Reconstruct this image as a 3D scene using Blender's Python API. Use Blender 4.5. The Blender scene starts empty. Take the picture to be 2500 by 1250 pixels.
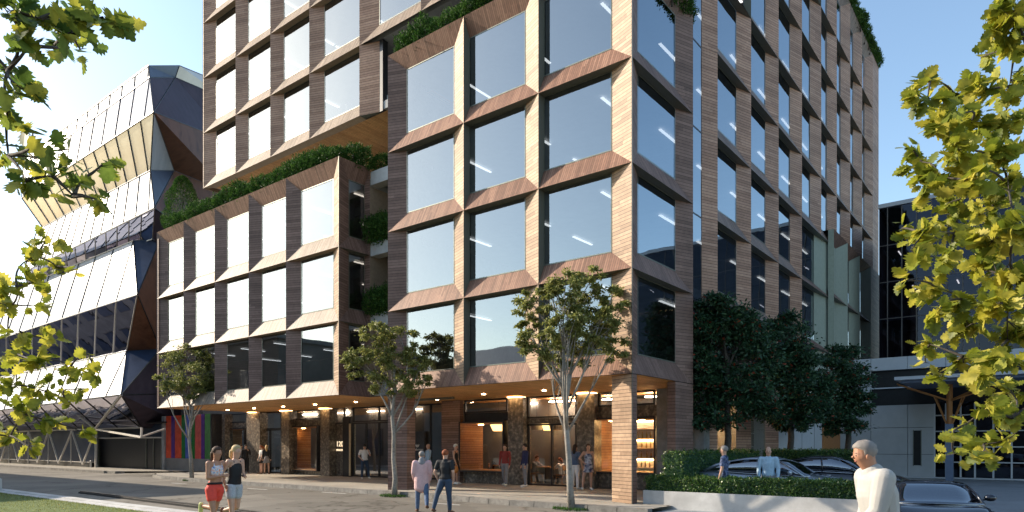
import bpy, bmesh, math, random
import numpy as np
from mathutils import Vector, Matrix
random.seed(7); rng = np.random.default_rng(7)
scene = bpy.context.scene
COL = scene.collection
R_ = math.radians

# ---------------------------------------------------------------- camera
F_ = 1655.0; CX = 1250.0; HY = 1088.0; EYE = 1.70
_a = math.atan(1299/1655.)
VX, VY = -math.sin(_a), math.cos(_a)
RX, RY = math.cos(_a), math.sin(_a)
_d = EYE*F_/143.; _l = (1543-CX)/F_*_d
CAMX, CAMY = -(_d*VX+_l*RX), -(_d*VY+_l*RY)
cd = bpy.data.cameras.new('camera'); cam = bpy.data.objects.new('camera', cd); COL.objects.link(cam)
cd.sensor_width = 36; cd.lens = 36*F_/2500; cd.shift_y = (HY-625)/2500
cd.clip_start = 0.1; cd.clip_end = 2000
cam.location = (CAMX, CAMY, EYE); cam.rotation_euler = (R_(90), 0, _a)
scene.camera = cam

# ---------------------------------------------------------------- light
SUN = Vector((-0.84, -0.30, 0.46)).normalized()
SUN_EL = math.asin(SUN.z); SUN_AZ = math.atan2(SUN.x, SUN.y)
w = bpy.data.worlds.new('World'); scene.world = w; w.use_nodes = True
nt = w.node_tree; bg = nt.nodes['Background']; sk = nt.nodes.new('ShaderNodeTexSky')
sk.sky_type = 'NISHITA'; sk.sun_disc = False; sk.sun_elevation = SUN_EL; sk.sun_rotation = SUN_AZ
sk.air_density = 1.0; sk.dust_density = 0.9; sk.ozone_density = 1.0
tn = nt.nodes.new('ShaderNodeMix'); tn.data_type = 'RGBA'; tn.blend_type = 'MULTIPLY'; tn.inputs[0].default_value = 1; tn.inputs[7].default_value = (1.0, 1.03, .99, 1)
nt.links.new(sk.outputs[0], tn.inputs[6]); nt.links.new(tn.outputs[2], bg.inputs[0]); bg.inputs[1].default_value = 0.15
sl = bpy.data.lights.new('sun', 'SUN'); sun = bpy.data.objects.new('sun', sl); COL.objects.link(sun)
sl.energy = 4.0; sl.angle = R_(0.6); sl.color = (1.0, 0.86, 0.68)
sun.rotation_euler = SUN.to_track_quat('Z', 'Y').to_euler(); sun.location = (-60, -20, 60)
scene.view_settings.view_transform = 'Standard'; scene.view_settings.look = 'None'
scene.view_settings.exposure = 0.98; scene.view_settings.gamma = 1
scene.render.engine = 'CYCLES'
try:
    scene.cycles.max_bounces = 8; scene.cycles.transparent_max_bounces = 24
    scene.cycles.sample_clamp_indirect = 6; scene.cycles.caustics_reflective = False; scene.cycles.caustics_refractive = False
except Exception: pass

# ---------------------------------------------------------------- pixel helpers (photo measurements -> world)
def ray(px): s = (px-CX)/F_; return VX+s*RX, VY+s*RY
def onY(px, Y): r = ray(px); t = (Y-CAMY)/r[1]; return CAMX+t*r[0], t
def onX(px, X): r = ray(px); t = (X-CAMX)/r[0]; return CAMY+t*r[1], t
def zt(py, t): return EYE+(HY-py)/F_*t
def pY(px, py, Y): x, t = onY(px, Y); return Vector((x, Y, zt(py, t)))
def pX(px, py, X): y, t = onX(px, X); return Vector((X, y, zt(py, t)))
def pT(px, py, t): r = ray(px); return Vector((CAMX+t*r[0], CAMY+t*r[1], zt(py, t)))
def gnd(px, py, z=0.): return pT(px, py, (EYE-z)*F_/(py-HY))
ROAD = -0.15

# ---------------------------------------------------------------- materials
MATS = {}
def newmat(name):
    m = bpy.data.materials.new(name); m.use_nodes = True; MATS[name] = m
    return m, m.node_tree, m.node_tree.nodes['Principled BSDF']
def N(nt, typ, **kw):
    n = nt.nodes.new(typ)
    for k, v in kw.items():
        if k.startswith('i_'):
            key = k[2:]; key = int(key) if key.isdigit() else key
            n.inputs[key].default_value = v
        else: setattr(n, k, v)
    return n
def mathn(nt, op, a, b=None):
    n = nt.nodes.new('ShaderNodeMath'); n.operation = op
    for i, v in enumerate((a, b)):
        if v is None: continue
        if hasattr(v, 'node'): nt.links.new(v, n.inputs[i])
        else: n.inputs[i].default_value = v
    return n.outputs[0]
def ramp(nt, fac, stops):
    r = nt.nodes.new('ShaderNodeValToRGB'); e = r.color_ramp.elements
    while len(e) < len(stops): e.new(0.5)
    for i, (p, c) in enumerate(stops): e[i].position = p; e[i].color = (c[0], c[1], c[2], 1)
    nt.links.new(fac, r.inputs[0]); return r.outputs[0]
def noisy(name, c1, c2, scale=3., rough=.7, spec=.4, metal=0., bump=0., detail=6, c3=None, scale2=None, coat=0.):
    m, nt, b = newmat(name)
    g = N(nt, 'ShaderNodeNewGeometry')
    n = N(nt, 'ShaderNodeTexNoise', i_Scale=scale, i_Detail=detail, i_Roughness=.65); nt.links.new(g.outputs['Position'], n.inputs['Vector'])
    st = [(.32, c1), (.68, c2)] if c3 is None else [(.3, c1), (.5, c2), (.7, c3)]
    col = ramp(nt, n.outputs['Fac'], st)
    if scale2:
        n2 = N(nt, 'ShaderNodeTexNoise', i_Scale=scale2, i_Detail=3); nt.links.new(g.outputs['Position'], n2.inputs['Vector'])
        mx = N(nt, 'ShaderNodeMix', data_type='RGBA', blend_type='MULTIPLY'); mx.inputs[0].default_value = .6
        nt.links.new(col, mx.inputs[6]); nt.links.new(ramp(nt, n2.outputs['Fac'], [(.3, (.6, .6, .6)), (.7, (1.2, 1.2, 1.2))]), mx.inputs[7]); col = mx.outputs[2]
    nt.links.new(col, b.inputs['Base Color'])
    b.inputs['Roughness'].default_value = rough; b.inputs['Metallic'].default_value = metal
    b.inputs['Specular IOR Level'].default_value = spec
    if coat: b.inputs['Coat Weight'].default_value = coat; b.inputs['Coat Roughness'].default_value = .03
    if bump:
        bp = N(nt, 'ShaderNodeBump', i_Strength=bump, i_Distance=.02); nt.links.new(n.outputs['Fac'], bp.inputs['Height']); nt.links.new(bp.outputs[0], b.inputs['Normal'])
    return m
def slats(name, axis, tints, pitch=.108, seg=1.7, groove=.12, along='Z', gcol=(.03, .02, .015), rough=.6, graincol=.25):
    """timber battens: stripes across `axis`, board lengths along `along`, each board its own tint"""
    m, nt, b = newmat(name)
    g = N(nt, 'ShaderNodeNewGeometry'); s = N(nt, 'ShaderNodeSeparateXYZ'); nt.links.new(g.outputs['Position'], s.inputs[0])
    c = mathn(nt, 'MULTIPLY', s.outputs[axis], 1/pitch); idx = mathn(nt, 'FLOOR', c); fr = mathn(nt, 'FRACT', c)
    if along == 'XY': al = mathn(nt, 'SUBTRACT', s.outputs['X'], s.outputs['Y'])
    else: al = s.outputs[along]
    w1 = N(nt, 'ShaderNodeTexWhiteNoise', noise_dimensions='1D'); nt.links.new(idx, w1.inputs['W'])
    seg_i = mathn(nt, 'FLOOR', mathn(nt, 'ADD', mathn(nt, 'MULTIPLY', al, 1/seg), mathn(nt, 'MULTIPLY', w1.outputs['Value'], 3.)))
    cb = N(nt, 'ShaderNodeCombineXYZ'); nt.links.new(idx, cb.inputs[0]); nt.links.new(seg_i, cb.inputs[1])
    w2 = N(nt, 'ShaderNodeTexWhiteNoise', noise_dimensions='2D'); nt.links.new(cb.outputs[0], w2.inputs['Vector'])
    col = ramp(nt, w2.outputs['Value'], [(0., tints[0]), (.35, tints[1]), (.7, tints[2]), (1., tints[3])])
    n = N(nt, 'ShaderNodeTexNoise', i_Scale=9., i_Detail=5); nt.links.new(g.outputs['Position'], n.inputs['Vector'])
    mx = N(nt, 'ShaderNodeMix', data_type='RGBA', blend_type='MULTIPLY'); mx.inputs[0].default_value = graincol*2
    nt.links.new(col, mx.inputs[6]); nt.links.new(ramp(nt, n.outputs['Fac'], [(.25, (.62, .6, .58)), (.7, (1.12, 1.12, 1.12))]), mx.inputs[7])
    nw = N(nt, 'ShaderNodeTexNoise', i_Scale=.55, i_Detail=5); nt.links.new(g.outputs['Position'], nw.inputs['Vector'])
    mw = N(nt, 'ShaderNodeMix', data_type='RGBA', blend_type='MULTIPLY'); mw.inputs[0].default_value = .8
    nt.links.new(mx.outputs[2], mw.inputs[6]); nt.links.new(ramp(nt, nw.outputs['Fac'], [(.3, (.74, .72, .70)), (.65, (1.12, 1.10, 1.08))]), mw.inputs[7])
    m2 = N(nt, 'ShaderNodeMix', data_type='RGBA'); nt.links.new(mathn(nt, 'LESS_THAN', fr, groove), m2.inputs[0])
    nt.links.new(mw.outputs[2], m2.inputs[6]); m2.inputs[7].default_value = (*gcol, 1)
    nt.links.new(m2.outputs[2], b.inputs['Base Color']); b.inputs['Roughness'].default_value = rough; b.inputs['Specular IOR Level'].default_value = .3
    return m
def glass(name, refl=.6, tint=(.55, .6, .65), rough=.015, rc=(.92, .95, 1.), wav=0., fk=.8):
    m = bpy.data.materials.new(name); m.use_nodes = True; MATS[name] = m; nt = m.node_tree; nt.nodes.clear()
    o = N(nt, 'ShaderNodeOutputMaterial'); mx = N(nt, 'ShaderNodeMixShader')
    gl = N(nt, 'ShaderNodeBsdfGlossy'); gl.inputs['Color'].default_value = (*rc, 1); gl.inputs['Roughness'].default_value = rough
    tr = N(nt, 'ShaderNodeBsdfTransparent'); tr.inputs[0].default_value = (*tint, 1)
    lw = N(nt, 'ShaderNodeLayerWeight', i_Blend=.35)
    fac = mathn(nt, 'MINIMUM', mathn(nt, 'ADD', mathn(nt, 'MULTIPLY', lw.outputs['Fresnel'], fk), refl), 1.)
    nt.links.new(fac, mx.inputs[0]); nt.links.new(tr.outputs[0], mx.inputs[1]); nt.links.new(gl.outputs[0], mx.inputs[2]); nt.links.new(mx.outputs[0], o.inputs[0])
    if wav:
        g = N(nt, 'ShaderNodeNewGeometry'); n = N(nt, 'ShaderNodeTexNoise', i_Scale=.8, i_Detail=1); nt.links.new(g.outputs['Position'], n.inputs['Vector'])
        bp = N(nt, 'ShaderNodeBump', i_Strength=wav, i_Distance=.05); nt.links.new(n.outputs['Fac'], bp.inputs['Height']); nt.links.new(bp.outputs[0], gl.inputs['Normal'])
    return m
def emit(name, col, s):
    m, nt, b = newmat(name); b.inputs['Base Color'].default_value = (*col, 1); b.inputs['Emission Color'].default_value = (*col, 1); b.inputs['Emission Strength'].default_value = s; return m
def leafm(name, stops, transl=.35, rough=.5, nscale=0, spec=.4):
    m, nt, b = newmat(name); g = N(nt, 'ShaderNodeNewGeometry')
    col = ramp(nt, g.outputs['Random Per Island'], stops)
    if nscale:
        n = N(nt, 'ShaderNodeTexNoise', i_Scale=nscale, i_Detail=4); nt.links.new(g.outputs['Position'], n.inputs['Vector'])
        mx = N(nt, 'ShaderNodeMix', data_type='RGBA', blend_type='MULTIPLY'); mx.inputs[0].default_value = .8
        nt.links.new(col, mx.inputs[6]); nt.links.new(ramp(nt, n.outputs['Fac'], [(.35, (.55, .6, .5)), (.6, (1.1, 1.1, 1.05))]), mx.inputs[7]); col = mx.outputs[2]
    nt.links.new(col, b.inputs['Base Color']); b.inputs['Roughness'].default_value = rough; b.inputs['Specular IOR Level'].default_value = spec
    o = nt.nodes['Material Output']; mx = N(nt, 'ShaderNodeMixShader'); mx.inputs[0].default_value = transl
    tl = N(nt, 'ShaderNodeBsdfTranslucent'); nt.links.new(col, tl.inputs[0])
    nt.links.new(b.outputs[0], mx.inputs[1]); nt.links.new(tl.outputs[0], mx.inputs[2]); nt.links.new(mx.outputs[0], o.inputs[0])
    return m
TJ = [(.30, .195, .125), (.42, .28, .18), (.52, .36, .24), (.36, .24, .155)]       # battens of the piers
TS = [(.20, .105, .07), (.29, .15, .10), (.36, .20, .135), (.24, .125, .085)]         # redder boards of the sills
TB = [(.24, .18, .135), (.33, .25, .19), (.40, .31, .24), (.29, .22, .165)]             # paler grey tan boards, left blocks
TD = [(.155, .095, .075), (.21, .13, .105), (.26, .165, .135), (.18, .11, .088)]        # battens on faces turned from the sun, shade put into the tint
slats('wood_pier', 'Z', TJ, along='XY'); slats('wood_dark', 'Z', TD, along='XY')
TR = [(.31, .18, .125), (.41, .245, .17), (.48, .30, .215), (.35, .205, .145)]
slats('wood_pier_side', 'Z', TR, along='XY')
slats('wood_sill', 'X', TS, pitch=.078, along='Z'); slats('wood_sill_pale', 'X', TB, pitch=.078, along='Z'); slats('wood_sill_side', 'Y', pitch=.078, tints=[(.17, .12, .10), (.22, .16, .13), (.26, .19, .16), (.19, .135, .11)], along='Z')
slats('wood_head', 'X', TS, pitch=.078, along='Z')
slats('wood_shadedv', 'Y', TD, pitch=.078, along='Z')
OR = [(.62, .32, .12), (.72, .39, .155), (.78, .45, .19), (.66, .35, .13)]
slats('soffit', 'X', OR, pitch=.11, seg=2.2, along='Y', groove=.08, gcol=(.12, .05, .02))
slats('shop_wood', 'Z', [(.42, .20, .07), (.5, .25, .1), (.56, .3, .13), (.46, .22, .08)], pitch=.11, along='XY', gcol=(.1, .04, .02))
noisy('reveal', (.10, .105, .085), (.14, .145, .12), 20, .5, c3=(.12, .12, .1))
noisy('reveal_tan', (.38, .28, .19), (.46, .35, .25), 6, .7)
noisy('metal_dark', (.02, .02, .022), (.035, .035, .04), 8, .35, .5, metal=.3)
noisy('metal_trim', (.16, .17, .14), (.22, .23, .19), 8, .4, .5, metal=.5)
noisy('green_panel', (.30, .34, .28), (.36, .40, .33), 6, .5)
noisy('concrete', (.20, .2, .2), (.3, .3, .3), 4, .85, bump=.2, scale2=1.2)
noisy('concrete_pale', (.45, .44, .42), (.56, .55, .53), 3, .8, bump=.1, scale2=.8)
noisy('ceiling', (.34, .34, .34), (.4, .4, .4), 2, .9)
noisy('inner_wall', (.16, .155, .15), (.24, .235, .23), .6, .9)
noisy('marble', (.05, .042, .034), (.14, .115, .09), 7, .3, .5, detail=12, c3=(.42, .34, .26), scale2=2.2)
glass('glass_front', .40, (.5, .55, .6), rc=(.64, .67, .67), wav=.06, fk=1.0); glass('glass_side', .40, (.45, .5, .55), rc=(.68, .76, .82), wav=.12)
glass('glass_shop', .07, (.85, .85, .82)); glass('glass_lobby', .25, (.45, .42, .38)); glass('glass_dark', .04, (.35, .35, .4), rc=(.5, .55, .7), fk=.3)
glass('glass_facet', .72, (.25, .28, .35), rc=(.95, .97, 1.), wav=.04); glass('glass_facet_side', .30, (.35, .3, .35), rc=(.75, .75, .9), wav=.1)
glass('car_glass', .22, (.25, .27, .3))
emit('strip_light', (1., .97, .92), 1.1); emit('warm_light', (1., .62, .25), 26.); emit('warm_glow', (1., .6, .22), 2.2); emit('warm_fill', (1., .80, .6), 22.); emit('downlight', (1., .62, .28), 8.); emit('spot_lamp', (1., .72, .42), 30.)
noisy('asphalt', (.15, .138, .118), (.21, .19, .16), 30, .85, .3, bump=.25, scale2=.35)
def cracks(m, scale, amt):
    nt = m.node_tree; b = nt.nodes['Principled BSDF']; src = b.inputs['Base Color'].links[0].from_socket; g = N(nt, 'ShaderNodeNewGeometry')
    n = N(nt, 'ShaderNodeTexNoise', i_Scale=1.3, i_Detail=4); nt.links.new(g.outputs['Position'], n.inputs['Vector']); va = N(nt, 'ShaderNodeVectorMath', operation='ADD'); nt.links.new(g.outputs['Position'], va.inputs[0]); nt.links.new(n.outputs['Color'], va.inputs[1])
    v = N(nt, 'ShaderNodeTexVoronoi', feature='DISTANCE_TO_EDGE', i_Scale=scale); nt.links.new(va.outputs[0], v.inputs['Vector'])
    v2 = N(nt, 'ShaderNodeTexVoronoi', i_Scale=scale*.6); nt.links.new(va.outputs[0], v2.inputs['Vector']); h = N(nt, 'ShaderNodeSeparateColor'); nt.links.new(v2.outputs['Color'], h.inputs[0])
    a1 = ramp(nt, v.outputs['Distance'], [(0., (.45, .43, .4)), (.018, (1, 1, 1))]); a2 = ramp(nt, h.outputs[0], [(.0, (1-amt, 1-amt, 1-amt)), (1., (1+amt*.5, 1+amt*.5, 1+amt*.5))])
    for a in (a1, a2):
        mx = N(nt, 'ShaderNodeMix', data_type='RGBA', blend_type='MULTIPLY'); mx.inputs[0].default_value = 1; nt.links.new(src, mx.inputs[6]); nt.links.new(a, mx.inputs[7]); src = mx.outputs[2]
    nt.links.new(src, b.inputs['Base Color'])
cracks(MATS['asphalt'], .28, .16)
noisy('footpath', (.29, .265, .225), (.38, .35, .30), 14, .85, .3, bump=.15, scale2=.4)
noisy('kerb', (.16, .15, .135), (.26, .245, .22), 6, .85, .3, bump=.3, scale2=2.)
noisy('ground_far', (.14, .14, .12), (.2, .2, .18), .5, .9)
noisy('lawn', (.09, .125, .04), (.18, .22, .09), 5, .95, .1, bump=.6, detail=10)
noisy('white_paint', (.55, .55, .53), (.7, .7, .68), 8, .6)
noisy('grey_panel', (.42, .44, .46), (.48, .50, .52), 1.5, .6); noisy('grey_panel2', (.50, .52, .55), (.55, .57, .6), 1.5, .6)
noisy('driveway', (.26, .27, .28), (.36, .37, .38), 8, .45, .5, bump=.1, scale2=.6)
noisy('bark_pale', (.13, .115, .10), (.32, .29, .25), 11, .85, bump=.6, c3=(.20, .18, .155), scale2=3.); noisy('bark_dark', (.035, .03, .025), (.08, .065, .05), 14, .9, bump=.5)
noisy('render_wall', (.16, .15, .14), (.2, .19, .18), 1.5, .85, scale2=.4); noisy('black', (.008, .008, .009), (.014, .014, .016), 5, .4)
noisy('orange_steel', (.33, .13, .03), (.4, .17, .05), 6, .5); noisy('blue_steel', (.12, .16, .24), (.15, .19, .28), 4, .5)
emit('sign_glow', (.85, .68, .45), .75); noisy('brass', (.6, .48, .3), (.75, .6, .4), 9, .3, metal=.3); noisy('sign_slate', (.05, .055, .065), (.08, .085, .1), 6, .5); noisy('sign_white', (.7, .68, .62), (.8, .78, .72), 6, .5)
leafm('leaf_gum', [(0, (.10, .12, .03)), (.4, (.19, .21, .055)), (.75, (.29, .30, .085)), (1, (.40, .38, .13))], .4)
leafm('leaf_dark', [(0, (.012, .035, .016)), (.5, (.025, .07, .03)), (.93, (.05, .12, .05)), (1, (.08, .14, .055))], .2)
leafm('leaf_red', [(0, (.22, .03, .01)), (1, (.35, .07, .03))], .2)
leafm('leaf_hedge', [(0, (.02, .06, .012)), (.5, (.05, .12, .02)), (.8, (.10, .19, .03)), (1, (.2, .27, .06))], .3, rough=.35, spec=.6)
leafm('leaf_shrub', [(0, (.014, .045, .008)), (.5, (.035, .095, .016)), (1, (.09, .17, .03))], .25, rough=.7, spec=.2)
leafm('leaf_oak', [(0, (.13, .17, .02)), (.35, (.27, .30, .03)), (.7, (.46, .43, .05)), (1, (.60, .52, .09))], .5, nscale=22)
leafm('leaf_oak_left', [(0, (.06, .12, .025)), (.4, (.15, .22, .04)), (.75, (.32, .35, .05)), (1, (.55, .5, .07))], .5, nscale=26)
def M(n): return MATS[n]

# ---------------------------------------------------------------- mesh helpers
class MB:
    def __init__(s): s.v = []; s.f = []; s.m = []; s.mats = []
    def mi(s, mat):
        if mat not in s.mats: s.mats.append(mat)
        return s.mats.index(mat)
    def poly(s, pts, mat):
        b = len(s.v); s.v += [tuple(p) for p in pts]; s.f.append(tuple(range(b, b+len(pts)))); s.m.append(s.mi(mat))
    def box(s, x0, y0, z0, x1, y1, z1, mat):
        b = len(s.v); x0, x1 = min(x0, x1), max(x0, x1); y0, y1 = min(y0, y1), max(y0, y1); z0, z1 = min(z0, z1), max(z0, z1)
        s.v += [(x0,y0,z0),(x1,y0,z0),(x1,y1,z0),(x0,y1,z0),(x0,y0,z1),(x1,y0,z1),(x1,y1,z1),(x0,y1,z1)]
        for q in ((0,3,2,1),(4,5,6,7),(0,1,5,4),(1,2,6,5),(2,3,7,6),(3,0,4,7)): s.f.append(tuple(b+i for i in q)); s.m.append(s.mi(mat))
        return s
    def tube(s, pts, rad, mat, n=8, cap=True):
        pts = [Vector(p) for p in pts]; rings = []
        if not hasattr(rad, '__len__'): rad = [rad]*len(pts)
        up = None
        for i, p in enumerate(pts):
            d = (pts[min(i+1, len(pts)-1)]-pts[max(i-1, 0)])
            if d.length < 1e-9: d = Vector((0, 0, 1))
            d.normalize()
            if up is None: up = d.orthogonal().normalized()
            u = (up-d*up.dot(d)); u = u.normalized() if u.length > 1e-6 else d.orthogonal().normalized(); up = u; w2 = d.cross(u)
            b = len(s.v); rings.append(b)
            for k in range(n):
                a = 2*math.pi*k/n; s.v.append(tuple(p+(u*math.cos(a)+w2*math.sin(a))*rad[i]))
        mi = s.mi(mat)
        for i in range(len(pts)-1):
            for k in range(n):
                a, b = rings[i]+k, rings[i]+(k+1) % n; c, d = rings[i+1]+(k+1) % n, rings[i+1]+k
                s.f.append((a, b, c, d)); s.m.append(mi)
        if cap:
            s.f.append(tuple(rings[0]+k for k in reversed(range(n)))); s.m.append(mi)
            s.f.append(tuple(rings[-1]+k for k in range(n))); s.m.append(mi)
        return s
    def beam(s, a, b, w_, h_, mat):
        a = Vector(a); b = Vector(b); d = (b-a).normalized(); up = Vector((0, 0, 1))
        if abs(d.z) > .99: up = Vector((0, 1, 0))
        r = d.cross(up).normalized()*w_/2; u = r.cross(d).normalized()*h_/2; i0 = len(s.v)
        for p in (a, b):
            for q in (-r-u, r-u, r+u, -r+u): s.v.append(tuple(p+q))
        for q in ((0,1,2,3),(7,6,5,4),(0,4,5,1),(1,5,6,2),(2,6,7,3),(3,7,4,0)): s.f.append(tuple(i0+k for k in q)); s.m.append(s.mi(mat))
        return s
    def sphere(s, c, r, mat, n=10, m=7, sq=(1,1,1)):
        c = Vector(c); b = len(s.v); mi = s.mi(mat)
        for j in range(m+1):
            t = math.pi*j/m
            for k in range(n):
                a = 2*math.pi*k/n; s.v.append((c.x+r*sq[0]*math.sin(t)*math.cos(a), c.y+r*sq[1]*math.sin(t)*math.sin(a), c.z+r*sq[2]*math.cos(t)))
        for j in range(m):
            for k in range(n):
                s.f.append((b+j*n+k, b+(j+1)*n+k, b+(j+1)*n+(k+1) % n, b+j*n+(k+1) % n)); s.m.append(mi)
        return s
    def build(s, name, parent=None, smooth=False, origin=None):
        me = bpy.data.meshes.new(name)
        v = s.v
        if origin is not None: v = [(p[0]-origin[0], p[1]-origin[1], p[2]-origin[2]) for p in v]
        me.from_pydata(v, [], s.f); 
        for m in s.mats: me.materials.append(M(m))
        me.polygons.foreach_set('material_index', s.m)
        if smooth: me.polygons.foreach_set('use_smooth', [True]*len(s.f))
        me.update(); o = bpy.data.objects.new(name, me); COL.objects.link(o)
        if origin is not None: o.location = origin
        if parent is not None:
            o.parent = parent
            if origin is None:
                pw = Vector(wloc(parent)); o.location = -pw     # meshes are written in world coordinates
            else: o.location = Vector(origin)-Vector(wloc(parent))
        return o
def wloc(o):
    l = Vector(o.location)
    while o.parent is not None: o = o.parent; l = l+Vector(o.location)
    return l
def tag(o, label=None, cat=None, group=None, kind=None):
    if label: o['label'] = label
    if cat: o['category'] = cat
    if group: o['group'] = group
    if kind: o['kind'] = kind
    return o
def empty(name, loc=(0,0,0), rz=0, label=None, cat=None, group=None):
    o = bpy.data.objects.new(name, None); COL.objects.link(o); o.location = loc; o.rotation_euler = (0, 0, rz); o.empty_display_size = .2
    return tag(o, label, cat, group)
def copy_tree(o, parent=None, loc=None, rz=None, scale=None):
    c = o.copy(); COL.objects.link(c)
    if parent is not None: c.parent = parent
    if loc is not None: c.location = loc
    if rz is not None: c.rotation_euler = (0, 0, rz)
    if scale is not None: c.scale = (scale,)*3 if not hasattr(scale, '__len__') else scale
    for ch in list(o.children): copy_tree(ch, c)
    return c

# leaf templates (x along blade, y across, z fold)
T_SIMPLE = (np.array([(0,0,0),(.45,.22,.05),(1,0,0),(.45,-.22,.05)], float), [(0,1,2,3)])
T_SLIM = (np.array([(0,0,0),(.4,.11,.02),(1,0,0),(.4,-.11,.02)], float), [(0,1,2,3)])
_ok = [(0,.02),(.10,.10),(.2,.30),(.28,.20),(.38,.44),(.47,.26),(.58,.45),(.66,.25),(.78,.33),(.84,.16),(.94,.14),(1,0)]
_vv = [(x, y, .10*abs(y)-.10*x*x) for x, y in _ok]+[(x, -y, .10*abs(y)-.10*x*x) for x, y in reversed(_ok[:-1])]
_mid = [(.0,0,0),(.25,0,-.01),(.5,0,-.03),(.75,0,-.06),(1,0,-.1)]
T_OAK = (np.array(_vv, float), [tuple(range(0, 12)), tuple([11]+list(range(12, 23))+[0])])
def leaves(name, C, D, Nn, S, tmpl, mat, parent=None, extra=None, origin=None):
    """C centres, D blade directions, Nn rough normals, S sizes -> one mesh of many leaf faces"""
    tv, tf = tmpl; n = len(C); k = len(tv)
    D = D/np.maximum(np.linalg.norm(D, axis=1, keepdims=True), 1e-9)
    B = np.cross(Nn, D); B /= np.maximum(np.linalg.norm(B, axis=1, keepdims=True), 1e-9); U = np.cross(D, B)
    tvx = tv-np.array([.5, 0, 0])
    V = C[:, None, :]+S[:, None, None]*(tvx[None, :, 0:1]*D[:, None, :]+tvx[None, :, 1:2]*B[:, None, :]+tvx[None, :, 2:3]*U[:, None, :])
    V = V.reshape(-1, 3)
    if origin is not None: V = V-np.array(origin)
    me = bpy.data.meshes.new(name)
    loops = np.concatenate([np.concatenate([np.array(f)+i*k for f in tf]) for i in range(n)]) if n < 3 else (np.concatenate([np.array(f) for f in tf])[None, :]+(np.arange(n)*k)[:, None]).ravel()
    cnt = np.tile(np.array([len(f) for f in tf]), n); starts = np.concatenate([[0], np.cumsum(cnt)[:-1]])
    me.vertices.add(len(V)); me.vertices.foreach_set('co', V.astype(np.float32).ravel())
    me.loops.add(len(loops)); me.loops.foreach_set('vertex_index', loops.astype(np.int32))
    me.polygons.add(len(cnt)); me.polygons.foreach_set('loop_start', starts.astype(np.int32)); me.polygons.foreach_set('loop_total', cnt.astype(np.int32))
    me.materials.append(M(mat))
    if extra: me.materials.append(M(extra[0])); mi = np.repeat((rng.random(n) < extra[1]).astype(np.int32), len(tf)); me.polygons.foreach_set('material_index', mi)
    me.update(calc_edges=True); me.validate()
    o = bpy.data.objects.new(name, me); COL.objects.link(o)
    if parent is not None: o.parent = parent; o.location = -Vector(wloc(parent)) if origin is None else Vector((0, 0, 0))
    elif origin is not None: o.location = origin
    return o
def runit(n): v = rng.normal(size=(n, 3)); return v/np.linalg.norm(v, axis=1, keepdims=True)
def text(name, body, loc, size, rot, mat, parent, depth=.01, align='CENTER'):
    cu = bpy.data.curves.new(name, 'FONT'); cu.body = body; cu.size = size; cu.extrude = depth; cu.align_x = align
    o = bpy.data.objects.new(name, cu); COL.objects.link(o)
    dg = bpy.context.evaluated_depsgraph_get(); me = bpy.data.meshes.new_from_object(o.evaluated_get(dg)); me.name = name
    bpy.data.objects.remove(o); me.materials.clear(); me.materials.append(M(mat))
    o = bpy.data.objects.new(name, me); COL.objects.link(o); o.rotation_euler = rot
    o.parent = parent; o.location = Vector(loc)-Vector(wloc(parent)); return o
def structure(mb, name, smooth=False): o = mb.build(name, smooth=smooth); o['kind'] = 'structure'; return o

# ================================================================ SETTING
mb = MB(); mb.poly([(-600,-600,-.22),(600,-600,-.22),(600,600,-.22),(-600,600,-.22)], 'ground_far'); structure(mb, 'ground')
# road sheet
mb = MB(); mb.poly([(-220,-24,ROAD),(60,-24,ROAD),(60,6,ROAD),(-220,6,ROAD)], 'asphalt'); structure(mb, 'road')
# pavement with kerb stones along a slightly kinked line
KL = [(1.1,-1.18),(-3.6,-1.20),(-9,-.75),(-17.5,-.55),(-24,-.45),(-29,-.1),(-31.6,.55)]
mb = MB()
kw = .28
inner = [(x, y+kw) for x, y in KL]
top = inner+[(-33.4,1.6),(-33.4,9.),(1.1,9.)]
mb.poly([(x, y, 0.) for x, y in top], 'footpath')
pave = structure(mb, 'pavement')
mb = MB(); random.seed(3)
for i in range(len(KL)-1):
    a = Vector((*KL[i], 0)); b = Vector((*KL[i+1], 0)); L = (b-a).length; n = max(1, int(L/.9)); 
    for k in range(n):
        p = a.lerp(b, (k+.012)/n); q = a.lerp(b, (k+.988)/n); dz = random.uniform(-.006, .006)
        mb.v += [(p.x,p.y,-.2),(q.x,q.y,-.2),(q.x,q.y+kw,-.2),(p.x,p.y+kw,-.2),(p.x,p.y+.02,.012+dz),(q.x,q.y+.02,.012+dz),(q.x,q.y+kw,.012+dz),(p.x,p.y+kw,.012+dz)]
        b0 = len(mb.v)-8
        for f in ((0,1,2,3),(4,7,6,5),(0,4,5,1),(1,5,6,2),(2,6,7,3),(3,7,4,0)): mb.f.append(tuple(b0+j for j in f)); mb.m.append(mb.mi('kerb'))
mb.poly([(-31.6,.55,-.2),(-33.4,1.6,-.2),(-33.4,1.6,.012),(-31.6,.55,.012)],'kerb')
structure(mb, 'kerb')
# stone flags in front of the shop
mb = MB(); random.seed(5)
for i in range(20):
    for j in range(9):
        x = -9.6+i*.56; y = .1+j*.6
        if x > .6: continue
        mb.box(x, y, .002, x+.545, y+.585, .012+random.uniform(0, .003), 'footpath')
structure(mb, 'paving_stones')
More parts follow.
